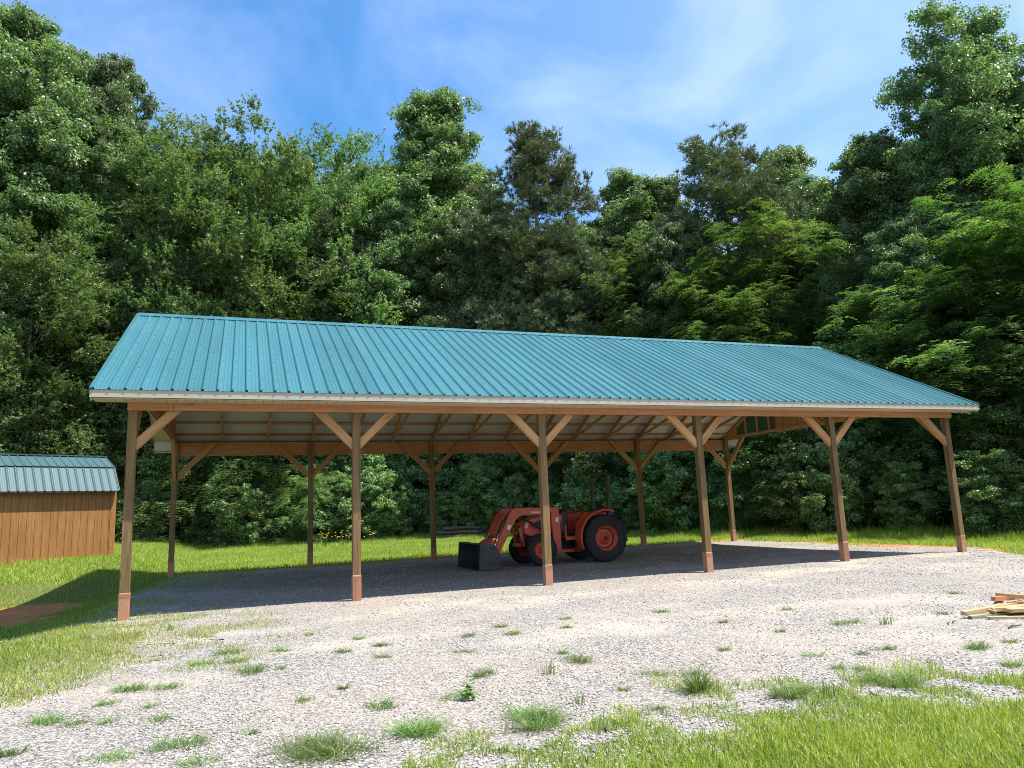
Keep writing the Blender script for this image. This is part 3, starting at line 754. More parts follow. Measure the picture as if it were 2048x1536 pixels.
# rake trim in roof colour over the gable edges
for ex in (-OX-.012, LT+OX+.012):
    for f in (0, 1):
        F_ = (lambda y: y) if f == 0 else (lambda y: WB-y)
        a = (ex, F_(-OY-.03), zs(F_(-OY-.03), .012)+.004); c = (ex, F_(WB/2-.02), zs(F_(WB/2-.02), .012)+.004)
        m = MB(); m.beam(a, c, .05, .05); m.build('rake_trim', MAT['roof'], barn)
        m = MB(); a = (ex, F_(-OY+.0), zs(F_(-OY), .012)-.115); c = (ex, F_(WB/2-.01), zs(F_(WB/2), .012)-.115)
        m.beam(a, c, .022, .165); m.build('rake_fascia', MAT['fascia'], barn)
        # rake soffit
        m = MB(); cxm = (ex+(0-.06 if ex < 0 else LT+.06))/2; wd_ = abs(ex-(0-.06 if ex < 0 else LT+.06))-.03
        m.beam((cxm, F_(-OY+.05), zs(F_(-OY+.05), .17)), (cxm, F_(WB/2-.03), zs(F_(WB/2-.03), .17)), wd_, .012); m.build('rake_soffit', MAT['soffit'], barn)
# eave fascia, soffit, returns
for f in (0, 1):
    ye = -OY-.004 if f == 0 else WB+OY+.004
    m = MB(); zf0, zf1 = 3.492, zs(ye, .03)+.006
    m.beam((-OX-.03, ye, (zf0+zf1)/2), (LT+OX+.03, ye, (zf0+zf1)/2), .024, zf1-zf0)
    m.beam((-OX-.03, ye+(.012 if f == 0 else -.012), zf0+.006), (LT+OX+.03, ye+(.012 if f == 0 else -.012), zf0+.006), .05, .012, up=(0, 0, 1))
    m.build('eave_fascia', MAT['fascia'], barn)
    y_in = -PW/2-.092 if f == 0 else WB+PW/2+.092
    yo = ye+(.014 if f == 0 else -.014)
    sf = MB(); gr = MB(); x = -OX
    while x < LT+OX-.02:
        x2 = min(x+.152, LT+OX)
        sf.box(((x+x2)/2, (yo+y_in)/2, 3.478), (x2-x-.010, abs(yo-y_in), .010)); x += .152
    gr.box((LT/2, (yo+y_in)/2, 3.484), (LT+2*OX-.02, abs(yo-y_in)-.004, .008))
    so_ = sf.build('eave_soffit', MAT['soffit'], barn); gr.build('soffit_groove', MAT['groove'], so_)
    for ex0, ex1 in ((-OX+.005, -.05), (LT+.05, LT+OX-.005)):
        yi = .02 if f == 0 else WB-.02
        yo2 = yo
        m = MB(); ya, yb = sorted((yi, yo2))
        zt = lambda y: zs(y, .12)-.03
        m.prism([(ya, 3.495), (yb, 3.495), (yb, max(3.5, min(zt(yb), zt(ya)+9))), (ya, max(3.5, zt(ya)))], 'x', ex0, ex1)
        m.build('soffit_return', MAT['fascia'], barn)

# ------------------------------------------------------------------ storage shed
WD = math.radians(26)
br = bearing(222, 1113); Dz = 27.0
cx, cy = CAM[0]+br[0]*Dz, CAM[1]+br[1]*Dz
SB = CAM[2]+br[2]*Dz
shed = empty('storage_shed', (cx, cy, SB), WD, 'small wooden storage shed with stained siding and green metal gambrel roof, left of the barn', 'shed')
# local: x from -5.4 (left) to 0 (right corner) along the front wall, y from 0 (front) to 2.4 (back)
SLn, SW, SH = 5.4, 2.44, 2.06
m = MB()
x = -SLn; k = 0
while x < -.1:
    w_ = .203; m.box((x+w_/2-.003, -.0, SH/2), (w_-.009, .022, SH)); x += w_
m.box((-SLn/2, .016, SH/2), (SLn-.01, .012, SH-.01))
fw = m.build('front_wall', MAT['shedwood'], shed)
# make the grain vertical: swap uv
for d in fw.data.uv_layers[0].data: d.uv = (d.uv[1], d.uv[0])
m = MB(); m.box((-SLn+.0, SW/2+.03, SH/2), (.03, SW-.02, SH)); m.box((-.016, SW/2+.03, SH/2), (.03, SW-.02, SH)); m.box((-SLn/2, SW+.02, SH/2), (SLn-.05, .03, SH))
prf = [(.02, SH), (SW-.02, SH), (SW-.30, SH+.72), (SW/2, SH+1.10), (.30, SH+.72)]
m.prism(prf, 'x', -.030, -.002); m.prism(prf, 'x', -SLn+.002, -SLn+.03)
sw_ = m.build('side_wall', MAT['shedwood'], shed)
m = MB(); m.box((-.045, -.020, SH/2), (.09, .018, SH)); m.build('corner_trim', MAT['shedwood'], shed)
m = MB(); m.box((-SLn/2, .02, -.045), (SLn-.02, .08, .085)); m.box((-SLn/2, SW-.1, -.045), (SLn-.02, .08, .085)); m.build('skid', MAT['post'], shed)
m = MB()
for q in (-.15, -1.6, -3.2, -4.8): m.box((q, .3, -.28), (.4, .2, .38)); m.box((q, SW-.3, -.28), (.4, .2, .38))
m.build('support_block', MAT['stone'], shed)
m = MB(); m.box((-SLn/2, -.22, SH-.035), (SLn+.1, .03, .05)); m.build('eave_trim', MAT['dark'], shed)
def shedroof(side):
    Pq = [(x_-SLn-.05, h_*.8) for (x_, h_) in ribbed(0, SLn+.12, .2286)]
    f = (lambda y: y) if side == 0 else (lambda y: SW-y)
    s_ = 1 if side == 0 else -1
    yb, zb_ = .34, SH+.76; ye_, ze_ = -.24, SH-.02; yr_, zr_ = SW/2, SH+1.16
    PP = Pq if side == 0 else [(-SLn-x_, h_) for (x_, h_) in Pq]
    d1 = Vector((0, s_*(yb-ye_), zb_-ze_)).normalized(); n1 = Vector((0, -s_*d1.z, abs(d1.y)))
    d2 = Vector((0, s_*(yr_-yb), zr_-zb_)).normalized(); n2 = Vector((0, -s_*d2.z, abs(d2.y)))
    roofsheet('lower_roof', PP, lambda x: (x, f(ye_), ze_), lambda x: (x, f(yb), zb_), n1, MAT['shedroof'], shed)
    roofsheet('upper_roof', PP, lambda x: (x, f(yb-.05), zb_+.0), lambda x: (x, f(yr_), zr_), n2, MAT['shedroof'], shed)
shedroof(0); shedroof(1)
m = MB(); m.beam((-SLn-.06, SW/2, SH+1.175), (.08, SW/2, SH+1.175), .20, .03); m.build('ridge_cap', MAT['shedroof'], shed)
m = MB()
for pts_ in [((.07, -.24, SH-.02), (.07, .34, SH+.76)), ((.07, .34, SH+.76), (.07, SW/2, SH+1.15)), ((.07, SW+.12, SH+.02), (.07, SW-.34, SH+.76)), ((.07, SW-.34, SH+.76), (.07, SW/2, SH+1.15))]:
    m.beam(pts_[0], pts_[1], .02, .07)
m.build('gable_trim', MAT['dark'], shed)

# ------------------------------------------------------------------ tractor   (local +x forward, +y the side towards the gravel lot)
tx, ty = 9.90, 5.0
tr = empty('tractor', (tx, ty, float(height(tx, ty))+.006), PI, 'orange-red compact tractor with a front loader and roll bar parked under the barn roof', 'tractor')
tr.scale = (.975, .975, .965)
def wheel(name, x, y, R, Wd, rimR, lugs, side):
    e = MB(); hb_ = Wd/2
    prof = [(rimR, -hb_*.82), (rimR+.03, -hb_*.92), (rimR+(R-rimR)*.55, -hb_), (R-.05, -hb_*.93), (R-.022, -hb_*.7), (R-.015, 0), (R-.022, hb_*.7), (R-.05, hb_*.93), (rimR+(R-rimR)*.55, hb_), (rimR+.03, hb_*.92), (rimR, hb_*.82)]
    e.lathe(prof, (x, y, R), 'y', 40)
    for k in range(lugs):
        for s_ in (-1, 1):
            th = 2*PI*(k+(.5 if s_ > 0 else 0))/lugs
            vs = []
            for (a_, wy, rr_) in ((0, .01, R-.03), (0, .01, R+.012), (1, hb_*1.04, R-.13), (1, hb_*1.02, R-.02)):
                for dth in (-.022/R, .022/R):
                    ph = th+a_*.30+dth
                    vs.append((x+rr_*math.cos(ph), y+s_*wy, R+rr_*math.sin(ph)))
            e.add(vs, [(0, 1, 3, 2), (4, 6, 7, 5), (2, 3, 7, 6), (0, 2, 6, 4), (1, 5, 7, 3), (0, 4, 5, 1)])
    w0 = e.build(name, MAT['rubber'], tr)
    r_ = MB(); sy = side
    o_ = hb_*.80*sy
    prof = [(rimR+.012, o_), (rimR+.012, o_*.9), (rimR-.02, o_*.85), (rimR-.035, o_*.3), (rimR*.80, o_*.22), (rimR*.72, o_*.02), (rimR*.45, o_*.10), (rimR*.42, o_*.42), (rimR*.2, o_*.42), (rimR*.19, o_*.62), (.001, o_*.62)]
    r_.lathe([(a, b) for a, b in prof], (x, y, R), 'y', 36)
    r_.lathe([(rimR+.012, -o_), (rimR-.03, -o_*.8), (rimR*.75, -o_*.1), (.001, -o_*.05)], (x, y, R), 'y', 30)
    for k in range(8):
        th = 2*PI*k/8+.2
        r_.box((x+rimR*.86*math.cos(th), y+o_*.30, R+rimR*.86*math.sin(th)), (.05, abs(o_)*.22, .05))
    for k in range(6):
        th = 2*PI*k/6
        r_.lathe([(.013, o_*.48), (.001, o_*.50)], (x+rimR*.31*math.cos(th), y, R+rimR*.31*math.sin(th)), 'y', 8)
    r_.build('rim', MAT['paint'], w0)
    sl_ = MB(); sl_.lathe([(rimR*.83, o_*.262), (rimR*.80, o_*.270), (rimR*.74, o_*.10), (rimR*.72, o_*.06)], (x, y, R), 'y', 30)
    sl_.build('rim_ring', MAT['black'], w0)
    hbb = MB(); hbb.lathe([(rimR*.16, o_*.60), (rimR*.15, o_*.72), (.001, o_*.74)], (x, y, R), 'y', 14)
    hbb.build('hub', MAT['black'], w0)
for s_ in (1, -1):
    wheel('rear_wheel', -.88, s_*.76, .64, .38, .34, 20, s_)
    wheel('front_wheel', .92, s_*.66, .42, .27, .235, 18, s_)
# chassis
m = MB(); m.box((.45, 0, .62), (1.5, .34, .30), bevel=.03); m.box((-.72, 0, .68), (.9, .42, .42), bevel=.05); m.box((.92, 0, .43), (.16, 1.1, .14), bevel=.02); m.box((-.88, 0, .66), (.2, 1.2, .2), bevel=.03)
m.box((1.22, 0, .66), (.12, .44, .30), bevel=.02); m.box((.1, 0, .42), (.6, .3, .25), bevel=.03)
m.tube([(-1.2, .3, .5), (-1.55, .33, .42)], .03); m.tube([(-1.2, -.3, .5), (-1.55, -.33, .42)], .03); m.tube([(-1.15, 0, .9), (-1.5, 0, .75)], .025)
m.build('chassis', MAT['black'], tr)
# hood : side profile extruded and tapered
hp = [(.10, .80), (.10, 1.33), (.35, 1.335), (.75, 1.30), (1.05, 1.24), (1.20, 1.16), (1.27, 1.02), (1.24, .84), (1.10, .76), (.70, .76), (.55, .80)]
m = MB(); vs = []; n_ = len(hp)
cxh, czh = .6, 1.0
for (yy, sc_) in ((-.275, .90), (-.255, .97), (-.20, 1.0), (.20, 1.0), (.255, .97), (.275, .90)):
    for (a_, b_) in hp: vs.append((cxh+(a_-cxh)*(1 if sc_ == 1 else (.985 if sc_ > .95 else .95)), yy, czh+(b_-czh)*sc_))
fs = [tuple(range(n_-1, -1, -1)), tuple(range(5*n_, 6*n_))]
for r in range(5):
    for k in range(n_): fs.append((r*n_+k, r*n_+(k+1) % n_, (r+1)*n_+(k+1) % n_, (r+1)*n_+k))
m.add(vs, fs); m.build('hood', MAT['paint'], tr)
for s_ in (1, -1):
    m = MB(); pol = [(.62+.30*math.cos(t)*(1 if math.cos(t) > 0 else .9)+.02*math.sin(2*t), 1.03+.155*math.sin(t)+.05*math.cos(t)) for t in [2*PI*k/20 for k in range(20)]]
    m.prism(pol, 'y', s_*.272, s_*.283) if s_ > 0 else m.prism(pol, 'y', -.283, -.272)
    m.build('side_grille', MAT['dark'], tr)
    m = MB(); m.prism([(1.05, 1.20), (1.18, 1.13), (1.22, 1.0), (1.15, .98), (1.10, 1.10)], 'y', *sorted((s_*.255, s_*.285))); m.build('headlight', MAT['glass'], tr)
m = MB(); m.box((1.262, 0, .93), (.02, .34, .22), bevel=.01); m.build('front_grille', MAT['dark'], tr)
# firewall / dash / steering
m = MB(); m.box((.02, 0, 1.12), (.22, .42, .62), bevel=.04); m.box((-.02, 0, 1.42), (.16, .36, .08), bevel=.02); m.build('dashboard', MAT['black'], tr)
m = MB(); c0 = Vector((-.22, 0, 1.50)); nrm_ = Vector((-.55, 0, .83)); ax1 = Vector((0, 1, 0)); ax2 = nrm_.cross(ax1)
m.tube([c0+(ax1*math.cos(t)+ax2*math.sin(t))*.19 for t in [2*PI*k/20 for k in range(21)]], .014, 8, False)
for k in range(3):
    t = 2*PI*k/3; m.tube([c0, c0+(ax1*math.cos(t)+ax2*math.sin(t))*.19], .010, 6)
m.tube([c0, (-.05, 0, 1.30)], .022, 8); m.build('steering_wheel', MAT['black'], tr)
# platform and steps
m = MB(); m.box((-.20, 0, .70), (.72, 1.16, .04), bevel=.01)
for s_ in (1, -1):
    m.box((-.20, s_*.585, .67), (.74, .025, .09)); m.box((.165, s_*.56, .86), (.03, .08, .36))
m.build('platform', MAT['paint'], tr)
for s_ in (1, -1):
    m = MB(); m.beam((-.12, s_*.60, .66), (-.10, s_*.60, .34), .03, .03); m.beam((-.42, s_*.60, .66), (-.40, s_*.60, .34), .03, .03); m.box((-.25, s_*.60, .335), (.34, .10, .025)); m.build('step', MAT['black'], tr)
m = MB()
for s_ in (1, -1): m.box((-.1, s_*.34, .335), (1.7, .06, .09), bevel=.01)
m.build('loader_subframe', MAT['paint'], tr)
# fenders
for s_ in (1, -1):
    m = MB(); n_ = 16; R_ = .735; vs = []; fs = []
    for k in range(n_+1):
        th = math.radians(68+ (0 if k == 0 else 0)+(183-68)*0) if False else math.radians(112-(112+22)*k/n_)
        # measured from straight up-back to low front
        X_ = -.86+R_*math.cos(th); Z_ = .66+R_*math.sin(th)
        for (yy, rr_) in ((.50, 0), (.94, 0), (.94, -.025), (.50, -.025)):
            vs.append((-.86+(R_+rr_)*math.cos(th), s_*yy, .66+(R_+rr_)*math.sin(th)))
        if k:
            a = 4*(k-1)
            for q in range(4): fs.append((a+q, a+(q+1) % 4, a+4+(q+1) % 4, a+4+q))
    fs += [(0, 1, 2, 3), (4*n_+3, 4*n_+2, 4*n_+1, 4*n_)]
    m.add(vs, fs, smooth=False)
    # outer lip and inner plate
    lip = [( -.86+R_*math.cos(math.radians(112-134*k/n_)), .66+R_*math.sin(math.radians(112-134*k/n_))) for k in range(n_+1)]
    m.tube([(a_, s_*.935, b_) for a_, b_ in lip], .022, 8)
    pl = [(-.88, .66)]+lip[::-1]
    m.prism(pl, 'y', *sorted((s_*.50, s_*.515)))
    m.prism([(-.20, .72), (-.18, 1.02), (-.42, 1.30), (-.9, 1.36), (-.9, .72)], 'y', *sorted((s_*.475, s_*.492)))
    m.build('fender', MAT['paint'], tr)
    m = MB(); m.lathe([(.001, -.03), (.05, -.025), (.055, 0), (.05, .025), (.001, .03)], (-1.0, s_*.70, 1.49), 'x', 14); m.tube([(-1.0, s_*.70, 1.38), (-1.0, s_*.70, 1.46)], .012); m.build('signal_lamp', MAT['amber'], tr)
m = MB(); m.box((-.78, 0, .98), (.48, .48, .12), bevel=.04); m.beam((-1.0, 0, 1.02), (-1.10, 0, 1.42), .44, .10, up=(1, 0, 0)); m.box((-.85, 0, .86), (.5, .7, .14), bevel=.03); m.build('seat', MAT['seat'], tr)
m = MB()
for s_ in (1, -1): m.box((-.78, s_*.27, 1.17), (.34, .05, .04), bevel=.01)
m.tube([(-.45, .42, .95), (-.40, .44, 1.30)], .010); m.tube([(-.62, .40, .95), (-.60, .42, 1.22)], .010); m.box((-.40, .44, 1.32), (.035, .035, .06)); m.build('lever', MAT['black'], tr)
# roll bar
m = MB(); yR = .50; pts_ = [(-1.22, yR, .75), (-1.22, yR, 1.55), (-1.24, yR-.01, 2.34), (-1.24, yR-.05, 2.42), (-1.24, -yR+.05, 2.42), (-1.24, -yR+.01, 2.34), (-1.22, -yR, 1.55), (-1.22, -yR, .75)]
for a_, b_ in zip(pts_[:-1], pts_[1:]): m.beam(a_, b_, .09, .085, up=(1, 0, 0))
for s_ in (1, -1): m.box((-1.22, s_*yR, 1.40), (.14, .13, .34), bevel=.01); m.prism([(-1.3, .8), (-1.05, .8), (-1.10, 1.25), (-1.28, 1.5), (-1.3, 1.5)], 'y', *sorted((s_*.44, s_*.46))); m.box((-1.25, s_*yR, 1.83), (.09, .10, .09))
m.build('roll_bar', MAT['black'], tr)
# exhaust / black column behind loader tower
m = MB(); m.box((.20, .0, .90), (.1, .62, .5), bevel=.02); m.tube([(.62, -.33, .9), (.62, -.33, 1.28)], .035); m.build('engine_shroud', MAT['black'], tr)
# loader
for s_ in (1, -1):
    y_ = s_*.52
    m = MB(); m.prism([(.30, .42), (.50, .42), (.54, .95), (.56, 1.30), (.52, 1.48), (.44, 1.52), (.34, 1.47), (.32, 1.2)], 'y', y_-.055, y_+.055)
    m.prism([(.26, .36), (.56, .36), (.56, .52), (.26, .52)], 'y', *sorted((s_*.24, y_-s_*.057)))
    m.build('loader_tower', MAT['paint'], tr)
    m = MB(); pol = [(.40, 1.40), (.40, 1.505), (1.50, 1.535), (1.66, 1.50), (1.74, 1.40), (2.13, .60), (2.20, .40), (2.15, .30), (2.06, .33), (1.98, .52), (1.58, 1.22), (1.50, 1.30), (1.38, 1.335), (.9, 1.34)]
    yb = y_+s_*.012
    m.prism(pol, 'y', yb-.042, yb+.042)
    m.build('loader_arm', MAT['paint'], tr)
    m = MB(); m.tube([(.46, y_-s_*.02, .78), (.80, y_-s_*.02, .98)], .038, 10); m.tube([(.80, y_-s_*.08, .98), (1.44, y_-s_*.08, 1.30)], .030, 10); m.tube([(.52, y_-s_*.08, .82), (1.05, y_-s_*.08, 1.10)], .042, 10)
    m.build('lift_cylinder', MAT['black'], tr)
    m = MB(); m.tube([(1.62, y_-s_*.10, 1.44), (1.98, y_-s_*.10, .90)], .035, 10); rb_ = m.build('bucket_cylinder', MAT['paint'], tr)
    m = MB(); m.tube([(1.96, y_-s_*.10, .92), (2.20, y_-s_*.10, .60)], .016, 8); m.build('cylinder_rod', MAT['chrome'], rb_)
    m = MB(); m.tube([(1.30, y_-s_*.05, 1.56), (1.60, y_-s_*.05, 1.54), (1.80, y_-s_*.05, 1.36), (2.0, y_-s_*.05, .98), (2.12, y_-s_*.05, .72)], .010, 6); m.tube([(1.60, y_+s_*.0, 1.55), (1.84, y_+s_*.0, 1.33), (2.05, y_, .92)], .008, 6); m.build('hydraulic_hose', MAT['black'], tr)
    m = MB(); m.beam((2.10, y_-s_*.10, .70), (2.26, y_-s_*.10, .60), .05, .10); m.prism([(2.10, .32), (2.24, .30), (2.30, .62), (2.16, .68)], 'y', *sorted((y_-s_*.05, y_-s_*.15))); m.build('bucket_link', MAT['paint'], tr)
    m = MB(); m.prism([(.78, 1.385), (1.12, 1.395), (1.18, 1.425), (.84, 1.415)], 'y', *sorted((yb+s_*.043, yb+s_*.047))); m.prism([(1.70, 1.08), (1.78, 1.12), (1.84, 1.0), (1.76, .96)], 'y', *sorted((yb+s_*.043, yb+s_*.047))); m.prism([(.36, 1.12), (.44, 1.12), (.44, 1.24), (.36, 1.24)], 'y', *sorted((y_+s_*.056, y_+s_*.060)))
    m.build('decal', MAT['decal'], tr)
m = MB(); m.tube([(1.90, -.5, .80), (1.90, .5, .80)], .055, 12); m.build('cross_tube', MAT['paint'], tr)
m = MB()
for s_ in (1, -1):
    m.beam((.50, s_*.42, .55), (1.15, s_*.28, .55), .05, .12)
    m.beam((1.26, s_*.26, .50), (1.36, s_*.26, 1.0), .04, .08); m.tube([(1.36, s_*.26, .98), (1.24, s_*.26, 1.08)], .02)
m.beam((1.36, -.26, .55), (1.36, .26, .55), .04, .10); m.build('brush_guard', MAT['paint'], tr)
# bucket: shell swept across, side plates
bp = [(2.730, .015), (2.390, .02), (2.260, .06), (2.200, .16), (2.200, .34), (2.240, .50), (2.330, .60), (2.450, .645), (2.670, .655)]
m = MB(); hw = .96
inner = [(2.730, .027), (2.400, .034), (2.275, .072), (2.214, .165), (2.214, .335), (2.252, .49), (2.335, .585), (2.450, .630), (2.670, .640)]
m.prism(bp+inner[::-1], 'y', -hw, hw)
for s_ in (1, -1): m.prism([(2.750, .010), (2.380, .010), (2.240, .05), (2.185, .155), (2.185, .35), (2.225, .51), (2.320, .62), (2.450, .665), (2.690, .675), (2.710, .60)], 'y', *sorted((s_*hw, s_*(hw+.016))))
m.box((2.73, 0, .020), (.10, 2*hw, .024)); m.box((2.67, 0, .660), (.08, 2*hw+.02, .03))
for q in (-.45, .45): m.prism([(2.200, .1), (2.220, .5), (2.030, .60), (1.990, .30)], 'y', q-.02, q+.02)
m.build('bucket', MAT['bucket'], tr)

# ------------------------------------------------------------------ trees
def leaves(cen, nrm, tan, L, Wd, tint, drop=.0):
    """kite-shaped leaves folded along the midrib. cen (n,3)"""
    n = len(cen); L = L[:, None]; Wd = Wd[:, None]
    sd_ = np.cross(nrm, tan); sd_ /= np.linalg.norm(sd_, axis=1)[:, None]+1e-9
    tan = np.cross(sd_, nrm)
    a = cen-tan*L*.5; b = cen+tan*L*.5; mid = cen-tan*L*.08+nrm*Wd*.12
    l = mid-sd_*Wd*.5; r = mid+sd_*Wd*.5
    V = np.stack([a, l, b, r], 1).reshape(-1, 3)
    F = (np.array([(0, 1, 2), (0, 2, 3)])[None]+4*np.arange(n)[:, None, None]).reshape(-1, 3)
    return V, F, np.repeat(np.clip(tint, 0, 1), 4)
def unit(v): return v/(np.linalg.norm(v, axis=-1, keepdims=True)+1e-9)
class Tree: pass
def make_tree(seed, H, R, kind, base=.25, prof=None, nb=60, sub=7, per=110, leaf=(.15, .12), asc=.55, stems=1, mat='leaf_poplar', bk='bark', lobe=1.15, trunk_r=.24, gap=0.0):
    rr = np.random.default_rng(seed)
    m = MB(); boughs = []; bdir = []
    prof = prof or (lambda t: (1-t)**.55*min(1, (t+.08)*3.2))
    for s_ in range(stems):
        off = rr.normal(0, .25, 2) if stems > 1 else np.zeros(2)
        tipo = rr.normal(0, R*.28 if stems > 1 else R*.07, 2)
        zz = np.linspace(0, 1, 9)
        wob = np.cumsum(rr.normal(0, .05*R*.3, (9, 2)), 0); wob[0] = 0
        tp = np.stack([off[0]+tipo[0]*zz**1.3+wob[:, 0], off[1]+tipo[1]*zz**1.3+wob[:, 1], zz*H*.97-.15], 1)
        rad = trunk_r/(stems**.4)*(1-.93*zz)*np.where(zz < .05, 1.3, 1)
        m.tube([tuple(p) for p in tp], list(rad), 8, False)
        nbs = nb//stems
        for i in range(nbs):
            t = (i+rr.random())/nbs                      # 0..1 up the crown
            hz = H*(base+(1-base)*t)
            Rt = R*prof(t)*(.62+.5*rr.random())
            az = i*2.39996+rr.normal(0, .35)+s_
            el = asc*(.5+.8*rr.random())
            L = max(.5, Rt)
            z0 = max(hz-L*el, H*base*.75)
            t0 = z0/H; bx = np.interp(t0, zz, tp[:, 0]); by = np.interp(t0, zz, tp[:, 1])
            d = np.array([math.cos(az), math.sin(az)])
            q = np.array([0, .35, .7, 1.0])
            drp = {'pine': .0, 'fine': .03, 'frond': -.06}.get(kind, .04)
            pts = np.stack([bx+d[0]*L*q, by+d[1]*L*q, z0+(hz-z0)*q**.8+drp*L*q], 1)
            pts[1:, :2] += rr.normal(0, .10*L*.4, (3, 2))
            r0 = max(.02, trunk_r*.32*(1-t*.6)*(L/R))
            m.tube([tuple(p) for p in pts], [r0, r0*.7, r0*.4, r0*.15], 5, False)
            nseg = max(2, int(L/lobe*1.5))
            for k in range(nseg):
                f = 1-(k/nseg)*.70-rr.random()*.12
                if rr.random() < gap: continue
                c = np.array([np.interp(f, q, pts[:, j]) for j in range(3)])
                side = rr.normal(0, .50*lobe, 3)*np.array([1, 1, .6])
                boughs.append(c+side); bdir.append([d[0], d[1]])
                if kind in ('pine', 'fine') and rr.random() < .8:
                    m.tube([tuple(c), tuple(c+side)], [r0*.35, r0*.1], 4, False)
    boughs = np.array(boughs); bdir = np.array(bdir); nbg = len(boughs)
    # sub clusters in every bough
    axis = np.array([0, 0, H*(base+.35*(1-base))])
    K = nbg*sub
    bc = np.repeat(boughs, sub, 0)
    dirs = unit(rr.normal(0, 1, (K, 3)))
    dirs[:, 2] = dirs[:, 2]*.7+.10
    sc = bc+dirs*(lobe*.78*(.4+.8*rr.random((K, 1))))
    sr = lobe*(.26+.30*rr.random(K))
    ctint = np.repeat(rr.random(nbg), sub)*.5+rr.random(K)*.25
    N = K*per
    lc = np.repeat(sc, per, 0); lr = np.repeat(sr, per)[:, None]
    dv = unit(rr.normal(0, 1, (N, 3))); rad_ = rr.random((N, 1))**.45
    out = unit(np.repeat(sc, per, 0)-np.repeat(np.repeat(boughs, sub, 0), per, 0)+rr.normal(0, .2, (N, 3)))
    if kind == 'broad':
        pos = lc+dv*rad_*lr*np.array([1.1, 1.1, .75])
        nr = unit(dv*.5+out*.25+np.array([0, -.0, .55])+rr.normal(0, .62, (N, 3)))
        tn = unit(dv*np.array([1, 1, .3])+np.array([0, 0, -.5])+rr.normal(0, .4, (N, 3)))
        sz = .65+.7*rr.random(N)
        V, F, T = leaves(pos, nr, tn, leaf[0]*sz, leaf[1]*sz, np.repeat(ctint, per)*.8+rr.random(N)**1.5*.55)
    elif kind == 'fine':
        # lacy sprays: small leaves set along thin stalks that rise outwards
        tper = 16; nt = N//tper; ti = rr.integers(0, K, nt)
        c0_ = sc[ti]+unit(rr.normal(0, 1, (nt, 3)))*sr[ti][:, None]*.8*rr.random((nt, 1))
        bd = np.repeat(bdir, sub, 0)[ti]
        ax = unit(np.stack([bd[:, 0]*.7, bd[:, 1]*.7, np.full(nt, .55)], 1)+rr.normal(0, .42, (nt, 3)))
        fl = .35+.45*rr.random(nt)
        s01 = rr.random(nt*tper); A2 = np.repeat(ax, tper, 0)
        pos = np.repeat(c0_, tper, 0)+A2*(s01*np.repeat(fl, tper))[:, None]+rr.normal(0, .03, (nt*tper, 3)); pos[:, 2] -= .12*s01**2
        tn = unit(A2*.6+rr.normal(0, .6, (nt*tper, 3))*np.array([1, 1, .5]))
        nr = unit(np.array([0, 0, .8])+rr.normal(0, .55, (nt*tper, 3)))
        sz = .6+.8*rr.random(nt*tper)
        V, F, T = leaves(pos, nr, tn, leaf[0]*sz, leaf[1]*sz, np.repeat(ctint[ti]*.8+rr.random(nt)*.25, tper)+rr.random(nt*tper)*.25)
    elif kind == 'pine':
        # needle tufts: needles fan out from tuft centres
        tper = 14; nt = N//tper
        ti = rr.integers(0, K, nt)
        tcn = sc[ti]+unit(rr.normal(0, 1, (nt, 3)))*sr[ti][:, None]*rr.random((nt, 1))**.4*np.array([1.2, 1.2, .6])
        ax = unit(np.stack([np.repeat(bdir, sub, 0)[ti, 0]*.6, np.repeat(bdir, sub, 0)[ti, 1]*.6, np.full(nt, .75)], 1)+rr.normal(0, .35, (nt, 3)))
        nd = unit(np.repeat(ax, tper, 0)+rr.normal(0, .55, (nt*tper, 3)))
        L = leaf[0]*(.7+.5*rr.random(nt*tper)); pos = np.repeat(tcn, tper, 0)+nd*L[:, None]*.5
        nr = unit(np.cross(nd, rr.normal(0, 1, (nt*tper, 3))))
        V, F, T = leaves(pos, nr, nd, L, np.full(nt*tper, leaf[1]), np.repeat(ctint[ti], tper)+rr.random(nt*tper)*.4)
    else:  # frond: compound leaves, leaflets on both sides of an arching stalk
        tper = 14; nt = N//tper; ti = rr.integers(0, K, nt)
        c0_ = sc[ti]+unit(rr.normal(0, 1, (nt, 3)))*sr[ti][:, None]*.7*rr.random((nt, 1))
        az = np.arctan2(np.repeat(bdir, sub, 0)[ti, 1], np.repeat(bdir, sub, 0)[ti, 0])+rr.normal(0, 1.0, nt)
        fl = .45+.25*rr.random(nt); s01 = np.tile(np.repeat(np.linspace(.15, 1, tper//2), 2), nt); sgn = np.tile([-1, 1], nt*tper//2)
        AZ = np.repeat(az, tper); FL = np.repeat(fl, tper)
        dirx = np.stack([np.cos(AZ), np.sin(AZ), np.zeros(len(AZ))], 1); perp = np.stack([-np.sin(AZ), np.cos(AZ), np.zeros(len(AZ))], 1)
        rise = np.repeat(.25+.3*rr.random(nt), tper)
        p_ = np.repeat(c0_, tper, 0)+dirx*(s01*FL)[:, None]; p_[:, 2] += FL*(rise*s01-.75*s01**2)
        tn = unit(perp*sgn[:, None]+dirx*.45+np.array([0, 0, -.25])+rr.normal(0, .12, (len(AZ), 3)))
        L = leaf[0]*(.8+.4*rr.random(len(AZ)))*(1.1-.4*s01)
        pos = p_+tn*L[:, None]*.5
        nr = unit(np.array([0, 0, 1.0])+dirx*.35*s01[:, None]+rr.normal(0, .2, (len(AZ), 3)))
        V, F, T = leaves(pos, nr, tn, L, L*.34, np.repeat(ctint[ti]+rr.random(nt)*.3, tper)+rr.random(len(AZ))*.15)
    t = Tree(); t.H = H; t.R = R
